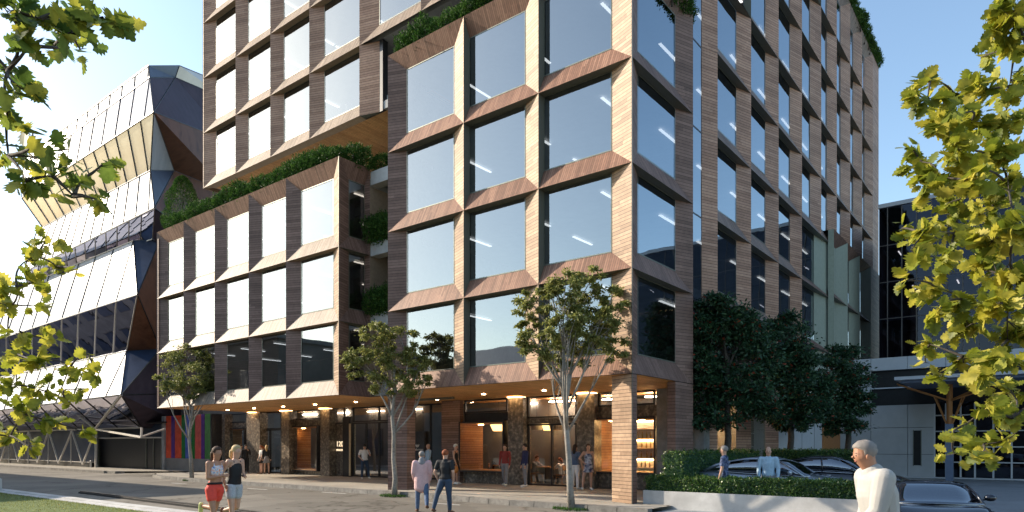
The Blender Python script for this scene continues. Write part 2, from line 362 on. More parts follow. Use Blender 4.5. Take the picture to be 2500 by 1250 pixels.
# far pavement on the left in front of the faceted building
mb = MB()
mb.poly([(-38.6,1.9,0),(-40,1.3,0),(-64,1.45,0),(-140,1.4,0),(-140,9,0),(-34.2,9,0),(-34.2,5.5,0)], 'footpath')
for i in range(110):
    x0 = -40-i*.92; x1 = x0-.9; y = 1.15+min(.3, max(0, (-x0-40)*.0125)); mb.box(x0, y, -.2, x1, y+.3, .012, 'kerb')
mb.box(-38.6,1.3,-.2,-39.9,1.9,.01,'kerb')
structure(mb, 'far_pavement')
mb = MB(); mb.poly([(-33.4,0.,-.146),(-33.4,8,-.02),(-38.6,8,-.02),(-38.6,1.,-.146)], 'asphalt'); structure(mb, 'garage_ramp')
# driveway on the right (stone)
mb = MB(); mb.poly([(1.1,-1.0,-.10),(60,-1.0,-.10),(60,27.5,-.10),(1.1,27.5,-.10)], 'driveway'); 
mb.poly([(1.1,-1.25,-.146),(60,-1.25,-.146),(60,-1.0,-.10),(1.1,-1.0,-.10)],'kerb'); structure(mb, 'driveway')
# near lawn with pale concrete edging
o1, o2 = gnd(0, 1192), gnd(500, 1251); dirE = (o2-o1).normalized(); nrm = Vector((dirE.y, -dirE.x, 0))
a0 = o1-dirE*30; a1 = o2+dirE*5
mb = MB()
def strip(off0, off1, z0, z1, mat):
    p = [a0+nrm*off0, a1+nrm*off0, a1+nrm*off1, a0+nrm*off1]
    b0 = len(mb.v); mb.v += [(q.x, q.y, z0) for q in p]+[(q.x, q.y, z1) for q in p]
    for f in ((0,1,2,3),(4,7,6,5),(0,4,5,1),(1,5,6,2),(2,6,7,3),(3,7,4,0)): mb.f.append(tuple(b0+j for j in f)); mb.m.append(mb.mi(mat))
strip(0, .33, -.2, .0, 'concrete_pale'); strip(.33, .62, -.2, -.03, 'concrete_pale'); structure(mb, 'lawn_edging')
mb = MB(); p = [a0+nrm*.62, a1+nrm*.62, a1+nrm*9, a0+nrm*9]; mb.poly([(q.x, q.y, -.05) for q in p], 'lawn'); lawn = structure(mb, 'lawn')
nG = 16000; uu = rng.random(nG)**1.0; vv = rng.random(nG)**1.6
A0 = np.array(a0+dirE*18); A1 = np.array(a1); NN = np.array(nrm)
C = A0[None]+(A1-A0)[None]*uu[:, None]+NN[None]*(.64+vv*3.5)[:, None]; C[:, 2] = -.035
D = runit(nG)*.5; D[:, 2] = .8
tag(leaves('grass', C, D, runit(nG), rng.uniform(.03, .07, nG), T_SLIM, 'leaf_gum'), 'short green grass on the lawn behind the pale concrete edging', 'grass', kind='stuff')
# low dark strip along the road
p0 = gnd(199, 1201, ROAD+.05); p1 = gnd(700, 1262, ROAD+.05)
mb = MB(); mb.beam((p0.x, p0.y, ROAD+.03), (p1.x, p1.y, ROAD+.03), .22, .07, 'black'); mb.beam((p0.x, p0.y, ROAD+.08), (p1.x, p1.y, ROAD+.08), .12, .035, 'black')
tag(mb.build('road_strip'), 'long low dark strip lying along the road', 'lane divider')
# concrete block at the left edge
q = gnd(-12, 1197, -.03); mb = MB(); mb.box(q.x-.5, q.y-.25, -.1, q.x+.28, q.y+.15, .42, 'concrete_pale'); mb.box(q.x-.46, q.y-.21, .42, q.x+.24, q.y+.11, .45, 'concrete_pale')
tag(mb.build('concrete_block'), 'pale concrete block on the edging at the left edge of the lawn', 'block')
# dashed lane marks
mb = MB()
for px, py in ((437,1180.5),(628,1194),(815,1203.5),(1080,1230)):
    c = gnd(px, py, ROAD); mb.poly([(c.x-.75, c.y-.05, ROAD+.004),(c.x+.75, c.y-.05, ROAD+.004),(c.x+.75, c.y+.05, ROAD+.004),(c.x-.75, c.y+.05, ROAD+.004)], 'white_paint')
structure(mb, 'road_marking')

# ================================================================ MAIN BUILDING
ROWS = [3.807+3.066*k for k in range(9)]           # ridge heights
bld = empty('office_building', (-5, 4, 0), label='tall stepped office block clad in folded brown timber battens with deep set square windows', cat='office building')
DEP = .31
def P_front(y0): return lambda u, w_, z: (u, y0+w_, z)
def P_side(x0): return lambda u, w_, z: (x0-w_, u, z)
bay_no = 0; stuff_mb = None
def bay(P, u0, u1, z0, z1, g, gmat, jl, jr, sill, head, rl='reveal', d=DEP, collect=None, seam=True):
    """folded surround from ridge rectangle to recessed pane; g=(gu0,gu1,gz0,gz1)"""
    gu0, gu1, gz0, gz1 = g
    mb = MB() if collect is None else collect[0]
    o = [P(u0,0,z0),P(u1,0,z0),P(u1,0,z1),P(u0,0,z1)]; i = [P(gu0,d,gz0),P(gu1,d,gz0),P(gu1,d,gz1),P(gu0,d,gz1)]
    if gz0 > z0+.001 or sill: mb.poly([o[0],o[1],i[1],i[0]], sill)
    mb.poly([o[1],o[2],i[2],i[1]], jr); mb.poly([o[2],o[3],i[3],i[2]], head); mb.poly([o[3],o[0],i[0],i[3]], jl)
    # slim pale frame round the pane
    fr = .035; fd = d-.012
    q = [P(gu0,fd,gz0),P(gu1,fd,gz0),P(gu1,fd,gz1),P(gu0,fd,gz1)]; r = [P(gu0+fr,fd,gz0+fr),P(gu1-fr,fd,gz0+fr),P(gu1-fr,fd,gz1-fr),P(gu0+fr,fd,gz1-fr)]
    for k in range(4): mb.poly([q[k],q[(k+1)%4],r[(k+1)%4],r[k]], 'metal_trim')
    gm = MB() if collect is None else collect[1]
    tl = [random.uniform(-.007, .007) for _ in range(4)]; rnd = random.uniform(-.006, .006)
    gm.poly([P(gu0,d+.008+tl[0],gz0),P(gu1,d+.008+tl[1],gz0),P(gu1,d+.008+tl[1]+rnd,gz1),P(gu0,d+.008+tl[0]+rnd,gz1)], gmat)
    if collect is None:
        b = mb.build('window_bay', bld); gm.build('window_pane', b)
SH = .655                                                       # sill height
Pf = P_front(0.)
# --- block A, street front: ridges at
AX = [-10.519, -6.583, -3.352, 0.]
for r in range(4):
    z0, z1 = ROWS[r], ROWS[r+1]; top = r == 3
    Z1 = z1+(.67 if top else 0); gz1 = z1+.04 if top else z1-.004
    hd = 'wood_head' if top else 'reveal'
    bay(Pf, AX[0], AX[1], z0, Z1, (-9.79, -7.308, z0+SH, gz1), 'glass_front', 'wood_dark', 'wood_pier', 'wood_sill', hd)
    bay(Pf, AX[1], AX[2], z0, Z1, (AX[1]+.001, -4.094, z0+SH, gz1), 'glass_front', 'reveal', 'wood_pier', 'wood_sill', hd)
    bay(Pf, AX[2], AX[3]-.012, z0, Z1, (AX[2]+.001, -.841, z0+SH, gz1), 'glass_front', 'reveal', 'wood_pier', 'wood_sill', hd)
# --- block A, side
Ps = P_side(0.)
for r in range(4):
    z0, z1 = ROWS[r], ROWS[r+1]; top = r == 3
    Z1 = z1+(.67 if top else 0); gz1 = z1+.04 if top else z1-.004
    bay(Ps, .012, 4.349, z0, Z1, (.919, 3.592, z0+SH, gz1), 'glass_side', 'wood_dark', 'wood_dark', 'wood_shadedv', 'wood_shadedv' if top else 'reveal')
mb = MB(); mb.box(-.012,-.004,0,.0,.012,ROWS[4]+.67,'metal_dark'); mb.box(.0005,-.004,0,.010,.006,ROWS[4]+.67,'metal_trim'); mb.build('corner_trim', bld)
# --- block B, street front and side
BX = [-29.797, -26.706, -23.486, -20.352, -17.299, -13.536]
BG = [(-29.078, BX[1]), (-26.003, BX[2]), (-22.83, BX[3]), (-19.705, BX[4]), (-16.592, -14.271)]
for r in range(3):
    z0, z1 = ROWS[r], ROWS[r+1]; top = r == 2; Z1 = z1+(.67 if top else 0); gz1 = z1+.02 if top else z1-.004
    for c in range(5):
        g0, g1 = BG[c]
        bay(Pf, BX[c], BX[c+1]-(.012 if c == 4 else 0), z0, Z1, (g0, g1-.001, z0+SH, gz1), 'glass_front', 'wood_dark', 'wood_pier' if c == 4 else 'reveal', 'wood_sill_pale', 'wood_head' if top else 'reveal_tan')
    Pb = P_side(BX[5])
    yb = [onX(p, BX[5])[0] for p in (903,)][0]
    bay(Pb, .012, yb, z0, Z1, (onX(851, BX[5]-.31)[0], onX(889.5, BX[5]-.31)[0], z0+SH, gz1), 'glass_lobby', 'wood_dark', 'wood_dark', 'wood_shadedv', 'wood_shadedv' if top else 'reveal')
mb = MB(); mb.box(BX[5]-.012,-.004,ROWS[0],BX[5],.012,ROWS[3]+.67,'metal_trim'); mb.box(BX[5]+.0005,-.004,ROWS[0],BX[5]+.01,.006,ROWS[3]+.67,'metal_dark'); mb.build('corner_trim', bld)
YB = yb
# --- block C above and behind block B
YC = 1.5; Pc = P_front(YC)
CXs = [-27.572, -24.149, -20.906, -17.687, -14.058, -10.25, -6.9, -3.4]
CG = [-26.666, -23.427, -20.198, -16.94, -13.1, -9.55, -6.2]
for r in range(4, 8):
    z0, z1 = ROWS[r], ROWS[r+1]
    for c in range(7):
        if r == 4 and c >= 4: continue
        if r >= 7 and c < 0: continue
        open_ = (c == 3 or c == 4) 
        g0, g1 = CG[c], CXs[c+1]-.001
        bay(Pc, CXs[c], CXs[c+1], z0, z1, (g0, g1, z0+SH, z1-.004), 'glass_front', 'wood_pier_side', 'reveal', 'wood_sill_pale', 'reveal_tan')
# last pier of the lowest storey of C, with its return
mb = MB()
z0, z1 = ROWS[4], ROWS[5]
mb.poly([(CXs[4],YC,z0),(-13.1,YC+.31,z0),(-13.1,YC+.31,z1),(CXs[4],YC,z1)], 'wood_pier_side'); mb.box(-13.12,YC+.315,z0,-12.9,YC+.6,z1,'metal_dark')
mb.poly([(CXs[4],YC,z0),(-13.1,YC+.31,z0),(CXs[4],YC+.31,z0)],'reveal')
mb.build('end_pier', bld)
# C soffit lining and bottom beam
mb = MB(); zs = ROWS[4]+.0
mb.poly([(CXs[0],YC+.001,zs),(CXs[4],YC+.001,zs),(CXs[4]-.0,YC+.40,zs-.02),(CXs[0]+.7,YC+.40,zs-.02)],'reveal_tan')
mb.poly([(CXs[0]+.7,YC+.40,zs-.02),(AX[0]+.5,YC+.40,zs-.02),(AX[0]+.5,14,zs-.02),(CXs[0]+.7,14,zs-.02)],'soffit')
mb.build('soffit_lining', bld)
# --- block D, long side elevation
DY = [6.559, 10.170, 13.818, 17.563, 21.241, 24.715, 28.184, 31.659, 35.184]
DG = [9.307-.86, 11.936+.2, 15.70, 19.18+.0, 22.7, 26.35, 29.95, 33.5]
stuff = (MB(), MB())
for c in range(8):
    u0, u1 = DY[c], DY[c+1]; wdt = u1-u0
    for r in range(-1, 8):
        z0 = ROWS[r] if r >= 0 else 0.05; z1 = ROWS[r+1]
        if c >= 5 and r < 3: continue
        if c in (3, 4) and r in (0, 1, 2, -1): continue
        if c >= 2 and r == -1: continue
        px_top = 1250  # keep only storeys that can be seen
        t = ((-CAMX)*VX+(u0-CAMY)*VY)
        if HY-F_*(z0-EYE)/t < -60: continue
        top = r == 7; Z1 = z1+(.67 if top else 0)
        g1 = u0+wdt*[.76, .75, .74, .71, .71, .66, .66, .66][c]
        col = stuff if c >= 6 else None
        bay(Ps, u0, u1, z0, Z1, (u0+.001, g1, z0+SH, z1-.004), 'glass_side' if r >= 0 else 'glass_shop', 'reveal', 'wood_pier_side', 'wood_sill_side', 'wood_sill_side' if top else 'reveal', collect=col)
so = stuff[0].build('window_bays', bld); so['kind'] = 'stuff'; s2 = stuff[1].build('window_panes', so)
# first glazed slot and first pier
mb = MB()
for r in range(-1, 6):
    z0 = ROWS[r] if r >= 0 else 0.; z1 = ROWS[r+1]
    Y13 = onX(1713, -DEP)[0]
    mb.poly([(-DEP,Y13,z0+.006),(0,6.559,z0+.006),(0,6.559,z1-.006),(-DEP,Y13,z1-.006)],'wood_pier_side')
mb.build('first_pier', bld)
mb = MB()
for r in range(-1, 6):
    z0 = ROWS[r] if r >= 0 else 0.; z1 = ROWS[r+1]
    mb.poly([(-DEP-.01,4.2,z0),(-DEP-.01,Y13+.05,z0),(-DEP-.01,Y13+.05,z1-.05),(-DEP-.01,4.2,z1-.05)],'glass_side' if r >= 0 else 'glass_shop')
    mb.box(-DEP-.03,4.2,z1-.05,-DEP+.0,Y13,z1,'metal_dark')
mb.build('slot_glazing', bld)
# end pier of D
mb = MB(); 
for r in range(3, 8):
    z0, z1 = ROWS[r], ROWS[r+1]+(.67 if r == 7 else 0)
    mb.poly([(0,35.184,z0),(0,37.27,z0+.0),(0,37.27,z1),(0,35.184,z1)],'wood_pier_side')
mb.poly([(0,37.27,ROWS[3]),(-12,37.27,ROWS[3]),(-12,37.27,ROWS[8]+.67),(0,37.27,ROWS[8]+.67)],'wood_pier_side')
mb.build('end_wall', bld)
# --- green-lined bays (lower part of D, and projecting bay E)
def gbay(x0, u0, u1, z0, z1, topb, gfrac=.5):
    P = P_side(x0); wdt = u1-u0
    bay(P, u0, u1, z0, z1+(.67 if topb else 0), (u0+.002, u0+wdt*gfrac, z0+(.45 if z0 > 4 else .2), z1-.004), 'glass_side', 'green_panel', 'green_panel', 'wood_shadedv', 'wood_shadedv' if topb else 'reveal')
for r in (0, 1, 2): gbay(0., 17.563, 24.35, ROWS[r], ROWS[r+1], False)
EY = [onX(p, .28)[0] for p in (2036, 2069.6, 2099.4, 2126, 2151.8)]
for c in range(3):
    for r in (0, 1, 2): gbay(.28, EY[c], EY[c+1], ROWS[r], ROWS[r+1], r == 2)
mb = MB()
for r in (0, 1, 2): mb.poly([(.28,EY[3],ROWS[r]),(.28,EY[4],ROWS[r]),(.28,EY[4],ROWS[r+1]+(.67 if r==2 else 0)),(.28,EY[3],ROWS[r+1]+(.67 if r==2 else 0))],'wood_dark')
mb.poly([(.28,EY[0],ROWS[3]+.67),(.28,EY[4],ROWS[3]+.67),(-.3,EY[4],ROWS[3]+.67),(-.3,EY[0],ROWS[3]+.67)],'metal_dark')
mb.poly([(.28,EY[0],ROWS[0]),(-.02,EY[0],ROWS[0]),(-.02,EY[0],ROWS[3]+.67),(.28,EY[0],ROWS[3]+.67)],'green_panel')
mb.build('projecting_bay_casing', bld)
# base wall of D
mb = MB(); mb.box(-.1,13.82,-.1,-.02,24.6,ROWS[0]-.01,'grey_panel'); 
for y in (15.3,17.6,19.9,22.2): mb.box(-.019,y,-.1,-.012,y+.03,ROWS[0]-.02,'black')
mb.box(-.02,onX(2008,0)[0],-.1,.03,onX(2050,0)[0],2.9,'orange_steel'); mb.build('base_wall', bld)
# --- roofs, core walls, floors
mb = MB()
mb.box(AX[0]+.35,.33,ROWS[4]+.30,-.33,12,ROWS[4]+.36,'concrete'); mb.build('roof', bld)
mb = MB(); mb.box(BX[0]+.3,.33,ROWS[3]+.30,BX[5]-.33,14,ROWS[3]+.36,'concrete'); mb.build('roof', bld)
mb = MB(); mb.box(-26,1.9,ROWS[8]+.1,-.4,36.8,ROWS[8]+.3,'concrete'); mb.build('roof', bld)
mb = MB()
mb.box(AX[0]+.36,7.6,0,-6.5,7.7,ROWS[4]+.3,'inner_wall'); mb.box(-6.5,7.6,0,-5.6,36,ROWS[8],'inner_wall')
mb.box(BX[0]+.3,7.9,0,AX[0]+.3,8.0,ROWS[3]+.2,'inner_wall'); mb.box(BX[0]+.02,.02,ROWS[0]+.02,BX[0]+.18,14,ROWS[3]+.3,'wood_dark')
mb.box(CXs[0]+.4,7.5,ROWS[4]+.1,-6.6,7.6,ROWS[8]+.1,'inner_wall'); mb.box(CXs[0]+.0,YC+.01,ROWS[4],CXs[0]+.08,14,ROWS[8],'wood_pier')
mb.box(AX[0]+.02,.32,ROWS[0]+.02,AX[0]+.18,7.6,ROWS[4]+.5,'concrete')
mb.build('core_wall', bld)
lstrip = None
def slab(x0, y0, x1, y1, z, lights):
    global lstrip
    mb = MB(); mb.box(x0, y0, z+.08, x1, y1, z+.42, 'ceiling'); s = mb.build('floor_slab', bld)
    for (lx, ly, L, ax) in lights:
        if lstrip is None:
            m2 = MB(); m2.box(-.05,-.7,-.03,.05,.7,.0,'strip_light'); lstrip = m2.build('light_strip'); lstrip.parent = s; lstrip.location = Vector((lx, ly, z+.02))-wloc(s); o = lstrip
        else: o = lstrip.copy(); COL.objects.link(o); o.parent = s; o.location = Vector((lx, ly, z+.02))-wloc(s)
        if ax == 'x': o.rotation_euler = (0, 0, R_(90))
for r in range(0, 5):
    z = ROWS[r]; slab(AX[0]+.36, .36, -.36, 7.5, z, [] if r == 0 else [(-8.6, 3.2, 1, 'y'), (-5.2, 2.6, 1, 'y'), (-1.9, 2.2, 1, 'y'), (-5.2, 5.6, 1, 'y'), (-1.4, 5.4, 1, 'y')])
for r in range(0, 4):
    z = ROWS[r]; slab(BX[0]+.35, .36, BX[5]-.36, 7.8, z, [] if r == 0 else [(x, y, 1, 'y') for x in (-27.4, -24.3, -21.2, -18, -14.9) for y in (2.6, 5.6)])
for r in range(4, 9):
    z = ROWS[r]; slab(CXs[0]+.4, YC+.36, -.4, 7.4, z, [] if r == 4 else [(x, YC+2.2, 1, 'y') for x in (-25.6, -22.3, -19.2, -15.8)])
for r in range(0, 9):
    z = ROWS[r]; slab(-5.5, 7.7, -.36, 36.5, z, [] if r == 0 or r > 7 else [(-1.6, y, 1, 'y') for y in (9.2, 12.9, 16.6, 20.4, 23.9, 27.4)])
# recess between B and A: back glazing, spandrels
noisy('tan_wall', (.22, .17, .12), (.28, .22, .16), 6, .7)
mb = MB(); yr = YB+.2
mb.box(BX[5]-.02, YB, ROWS[0], BX[5]+.0, YB+2.0, ROWS[3]-.1, 'tan_wall')
mb.build('recess_side_wall', bld)
for r in range(0, 4):
    z0, z1 = ROWS[r], ROWS[r+1]
    mb = MB(); y = YB+2.0; x0, x1 = BX[5], AX[0]+.02
    mb.box(x0, y-.05, z0-.1, x1, y+.1, z0+.3, 'reveal'); mb.box(x0, y-.04, z0, x0+.12, y+.05, z1, 'metal_dark'); mb.box(x0+1.3, y-.04, z0, x0+1.38, y+.05, z1, 'metal_dark'); mb.box(x0, y-.03, z0+1.6, x1, y+.04, z0+1.68, 'metal_dark')
    f = mb.build('recess_window', bld); g = MB(); g.poly([(x0,y,z0+.3),(x1,y,z0+.3),(x1,y,z1-.1),(x0,y,z1-.1)],'glass_lobby'); g.build('window_pane', f)
    mb = MB(); mb.box(x0, y+.12, z1-.12, x1, 7.8, z1-.02, 'ceiling'); mb.box(x0+1.4, y+1, z1-.18, x0+1.5, y+2.4, z1-.125, 'strip_light'); mb.build('recess_ceiling', bld)
# ground floor soffit
mb = MB(); zS = ROWS[0]-.012
mb.poly([(BX[0]+.02,.02,zS),(BX[5]-.01,.02,zS),(BX[5]-.01,YB,zS),(AX[0]+.01,YB,zS),(AX[0]+.01,.02,zS),(-.02,.02,zS),(-.02,4.3,zS),(-.3,7.6,zS),(BX[0]+.02,7.6,zS)],'soffit')
mb.build('entrance_soffit', bld)
# ground columns with timber battens: street corner and the left edge of A
mb = MB(); mb.v += [(-.841,.31,0),(-.012,0,0),(-.012,.012,0),(0,.012,0),(0,.30,0),(-.5,.5,0)]; mb.v += [(x,y,ROWS[0]-.014) for x,y,_ in mb.v[-6:]]
for a,b,m in ((0,1,'wood_pier'),(2,3,'metal_dark'),(3,4,'wood_dark'),(4,5,'wood_dark'),(5,0,'wood_dark')): mb.f.append((a,b,b+6,a+6)); mb.m.append(mb.mi(m))
mb.build('corner_column', bld)
mb = MB(); mb.v += [(AX[0],0,0),(-9.79,.31,0),(-9.79,.75,0),(AX[0],.75,0)]; mb.v += [(x,y,ROWS[0]-.014) for x,y,_ in mb.v[-4:]]
for a,b in ((0,1),(1,2),(2,3),(3,0)): mb.f.append((a,b,b+4,a+4)); mb.m.append(mb.mi('wood_dark'))
mb.build('timber_column', bld)
mb = MB(); mb.v += [(0,2.95,0),(0,4.35,0),(-.5,4.35,0),(-.31,3.0,0)]; mb.v += [(x,y,ROWS[0]-.014) for x,y,_ in mb.v[-4:]]
for a,b in ((0,1),(1,2),(2,3),(3,0)): mb.f.append((a,b,b+4,a+4)); mb.m.append(mb.mi('wood_dark'))
mb.build('timber_column', bld)
spot = None
for i, x in enumerate((-28, -25.2, -22.4, -19.6, -16.4, -12.2, -8.4, -5.4, -2.4)):  # few real spots multiplied into a row to brighten the ground floor
    if spot is None: m = MB(); m.tube([(0, 0, -.03), (0, 0, -.012)], .075, 'spot_lamp', 14); spot = m.build('soffit_downlight'); o = spot
    else: o = spot.copy(); COL.objects.link(o)
    o.parent = bld; o.location = Vector((x, 3.2 if x != -12.2 else 4.4, ROWS[0]-.012))-wloc(bld)
# --- ground floor wall A (y = YA) and B (y = YW)
YA = 5.6; YW = 6.2
def cx(px, Y): return onY(px, Y)[0]
def zz_(px, py, Y): return pY(px, py, Y).z
glow = []
def marble(pxa, pxb, Y, dpt=.55):
    x0, x1 = cx(pxa, Y), cx(pxb, Y); mb = MB(); mb.box(x0, Y, 0, x1, Y+dpt, ROWS[0]-.014, 'marble'); c = mb.build('marble_column', bld)
    m = MB(); m.tube([((x0+x1)/2, Y+.1, ROWS[0]-.05), ((x0+x1)/2, Y+.1, ROWS[0]-.035)], .42, 'downlight', n=24); m.build('downlight_ring', c)
for a, b in ((1240, 1277), (1409, 1451)): marble(a, b, YA-.35)
for a, b in ((514, 549), (602, 634), (687, 706), (782, 804)): marble(a, b, YW-.5)
def frame_glass(pxa, pxb, z0, z1, Y, gm='glass_shop', mull=(), name='shopfront', fw=.07, bars=()):
    x0, x1 = cx(pxa, Y), cx(pxb, Y); mb = MB()
    mb.box(x0, Y-.04, z0, x0+fw, Y+.06, z1, 'metal_dark'); mb.box(x1-fw, Y-.04, z0, x1, Y+.06, z1, 'metal_dark')
    mb.box(x0+fw, Y-.04, z1-fw, x1-fw, Y+.06, z1, 'metal_dark'); mb.box(x0+fw, Y-.04, z0, x1-fw, Y+.06, z0+fw, 'metal_dark')
    for p in mull: x = cx(p, Y); mb.box(x-.04, Y-.045, z0+fw, x+.04, Y+.055, z1-fw, 'metal_dark')
    for zb in bars: mb.box(x0+fw, Y-.035, zb-.05, x1-fw, Y+.05, zb+.05, 'metal_dark')
    f = mb.build(name, bld); g = MB(); g.poly([(x0+fw, Y, z0+fw), (x1-fw, Y, z0+fw), (x1-fw, Y, z1-fw), (x0+fw, Y, z1-fw)], gm); g.build('window_pane', f); return f
ZT = ROWS[0]-.02
def boxwin(pxa, pxb, pya, pyb, Y, proud=.35, inner='shop_wood', dark=True):
    """window niche with a projecting black steel frame and timber lined reveal"""
    x0, x1 = cx(pxa, Y-proud), cx(pxb, Y-proud); z1 = zz_(pxa, pya, Y-proud); z0 = zz_(pxa, pyb, Y-proud); mb = MB(); y0 = Y-proud; y1 = Y+1.25; f = .06
    mb.box(x0-f, y0, z0-f, x0, y1, z1+f, 'metal_dark'); mb.box(x1, y0, z0-f, x1+f, y1, z1+f, 'metal_dark'); mb.box(x0, y0, z1, x1, y1, z1+f, 'metal_dark'); mb.box(x0, y0, z0-f, x1, y1, z0, 'metal_dark')
    e = .03; w_ = mb.build('window_box', bld); li = MB()
    li.box(x0+.002, y0+.04, z0+.002, x0+e, y1, z1-.002, inner); li.box(x0+e, y0+.04, z1-e, x1-.002, y1, z1-.002, inner); li.box(x0+e, y0+.04, z0+.002, x1-.002, y1, z0+e, inner); li.box(x1-e, y0+.04, z0+e, x1-.002, y1, z1-e, inner)
    li.build('timber_lining', w_); g = MB(); g.poly([(x0+e, y0+.06, z0+e), (x1-e, y0+.06, z0+e), (x1-e, y0+.06, z1-e), (x0+e, y0+.06, z1-e)], 'glass_shop'); g.build('window_pane', w_)
    return x0, x1, z0, z1
wA1 = boxwin(1122, 1226, 1033, 1148, YA); wA2 = boxwin(1452, 1596, 1024, 1152, YA, .2)
wB1 = boxwin(704, 772, 1043, 1146, YW, .3); wB2 = boxwin(541, 595, 1049, 1145, YW, .2)
mb = MB(); x0, x1, z0, z1 = wA1
mb.box(cx(1087, YA), YA-.25, 0, x0-.08, YA+.0, ZT, 'wood_dark'); mb.build('timber_wall', bld)
def pc(nm, *a): m9 = MB(); m9.box(*a); m9.build(nm, bld)
pc('lintel', x0, YA, z1+.07, cx(1240, YA), YA+.12, z1+.45, 'metal_dark'); pc('stone_plinth', x0, YA, .0, cx(1240, YA), YA+.12, z0-.07, 'marble'); pc('stone_pier', x1+.07, YA-.02, z0-.07, cx(1240, YA), YA+.12, z1+.07, 'marble')
x0, x1, z0, z1 = wA2; pc('lintel', x0-.3, YA, z1+.07, x1+.3, YA+.12, z1+.5, 'marble'); pc('stone_plinth', x0-.3, YA, 0, x1+.3, YA+.12, z0-.07, 'marble')
frame_glass(1135, 1240, wA1[3]+.46, ZT, YA); frame_glass(1462, 1600, wA2[3]+.5, ZT, YA)
frame_glass(1289, 1409, 0.02, 2.62, YA, mull=(1348,), name='entrance_door')
mb = MB(); mb.box(cx(1289, YA), YA-.03, 2.63, cx(1409, YA), YA+.1, 2.85, 'marble'); mb.build('stone_lintel', bld); frame_glass(1289, 1409, 2.86, ZT, YA)
mb = MB(); mb.box(cx(1603, YA-.3), YA-.3, 0, .0, YA+.2, ZT, 'concrete'); mb.build('concrete_wall', bld)
# lobby between
frame_glass(995, 1087, .02, ZT, YA+.9, 'glass_lobby', mull=(1052,)); mb = MB(); mb.box(cx(990, YA+.3), YA+.3, 0, cx(990, YA+.3)+.1, YA+.9, ZT, 'metal_dark'); mb.build('lobby_post', bld)
# B ground floor
x0, x1, z0, z1 = wB1
pc('lintel', cx(706, YW), YW, z1+.07, cx(790, YW), YW+.12, z1+.42, 'marble'); pc('stone_plinth', cx(706, YW), YW, 0, cx(790, YW), YW+.12, z0-.07, 'marble'); pc('stone_pier', x1+.07, YW-.01, z0-.07, cx(790, YW), YW+.12, z1+.07, 'metal_dark')
x0, x1, z0, z1 = wB2; pc('lintel', cx(549, YW), YW, z1+.07, cx(604, YW), YW+.12, z1+.42, 'marble'); pc('stone_plinth', cx(549, YW), YW, 0, cx(604, YW), YW+.12, z0-.07, 'marble')
frame_glass(722, 784, wB1[3]+.43, ZT, YW); frame_glass(549, 604, wB2[3]+.43, ZT, YW); frame_glass(634, 688, .02, 2.7, YW, mull=(660,), name='entrance_door'); frame_glass(634, 688, 2.71, ZT, YW)
mb = MB(); xp0, xp1 = cx(817, YW), cx(842, YW); mb.box(xp0, YW-.05, 0, xp1, YW+.1, 2.9, 'marble'); pan = mb.build('entry_panel', bld)
mb = MB(); mb.box(cx(804, YW)+.02, YW, 0, xp0, YW+.1, ZT, 'black'); mb.box(xp1, YW-.15, 0, cx(858, YW), YW+.1, 3.3, 'metal_dark'); mb.box(cx(859, YW), YW-.2, .05, cx(861, YW), YW-.12, 2.9, 'brass'); mb.build('dark_wall', bld)
frame_glass(817, 842, 2.91, ZT, YW, 'glass_lobby'); frame_glass(862, 965, .02, 2.95, YW, 'glass_lobby', mull=(895, 926), name='lobby_door'); frame_glass(862, 965, 2.97, ZT, YW, 'glass_lobby', mull=(926,))
p = pY(829.5, 1090, YW-.06); text('street_number', '120', (p.x, YW-.062, p.z), .42, (R_(90), 0, 0), 'sign_glow', pan)
p = pY(829.5, 1101, YW-.06); text('street_name', 'SPENCER', (p.x, YW-.062, p.z), .15, (R_(90), 0, 0), 'sign_glow', pan)
# coloured glass panel at the left end
mb = MB(); cols = [('red', 405, 419), ('purple', 419, 427), ('red', 427, 444), ('green', 444, 452), ('blue', 452, 468), ('green', 468, 476), ('pink', 476, 492), ('purple', 492, 500), ('leafgreen', 500, 513)]
for nme, c in (('red', (.42, .05, .02)), ('purple', (.06, .02, .12)), ('green', (.01, .10, .02)), ('blue', (.05, .08, .26)), ('pink', (.38, .06, .045)), ('leafgreen', (.05, .14, .04))): noisy('cg_'+nme, c, tuple(x*1.7 for x in c), 2.2, .12, .6)
YP = 5.0; zb, zt_ = zz_(405, 1118, YP), ZT
for nme, a, b in cols: mb.box(cx(a, YP), YP-(.03 if nme in ('purple', 'green') else 0), zb, cx(b, YP), YP+.1, zt_, 'cg_'+nme)
mb.build('coloured_glass_screen', bld)
mb = MB(); mb.box(cx(405, YP), YP, 0, cx(513, YP), YP+.2, zb-.01, 'render_wall'); mb.box(cx(513, YP), YP, 0, cx(516, YP)+.02, YW, ZT, 'metal_dark'); mb.box(cx(398, YP), YP-.1, 0, cx(404.5, YP), YP+.2, ZT, 'concrete'); mb.build('plinth_wall', bld)
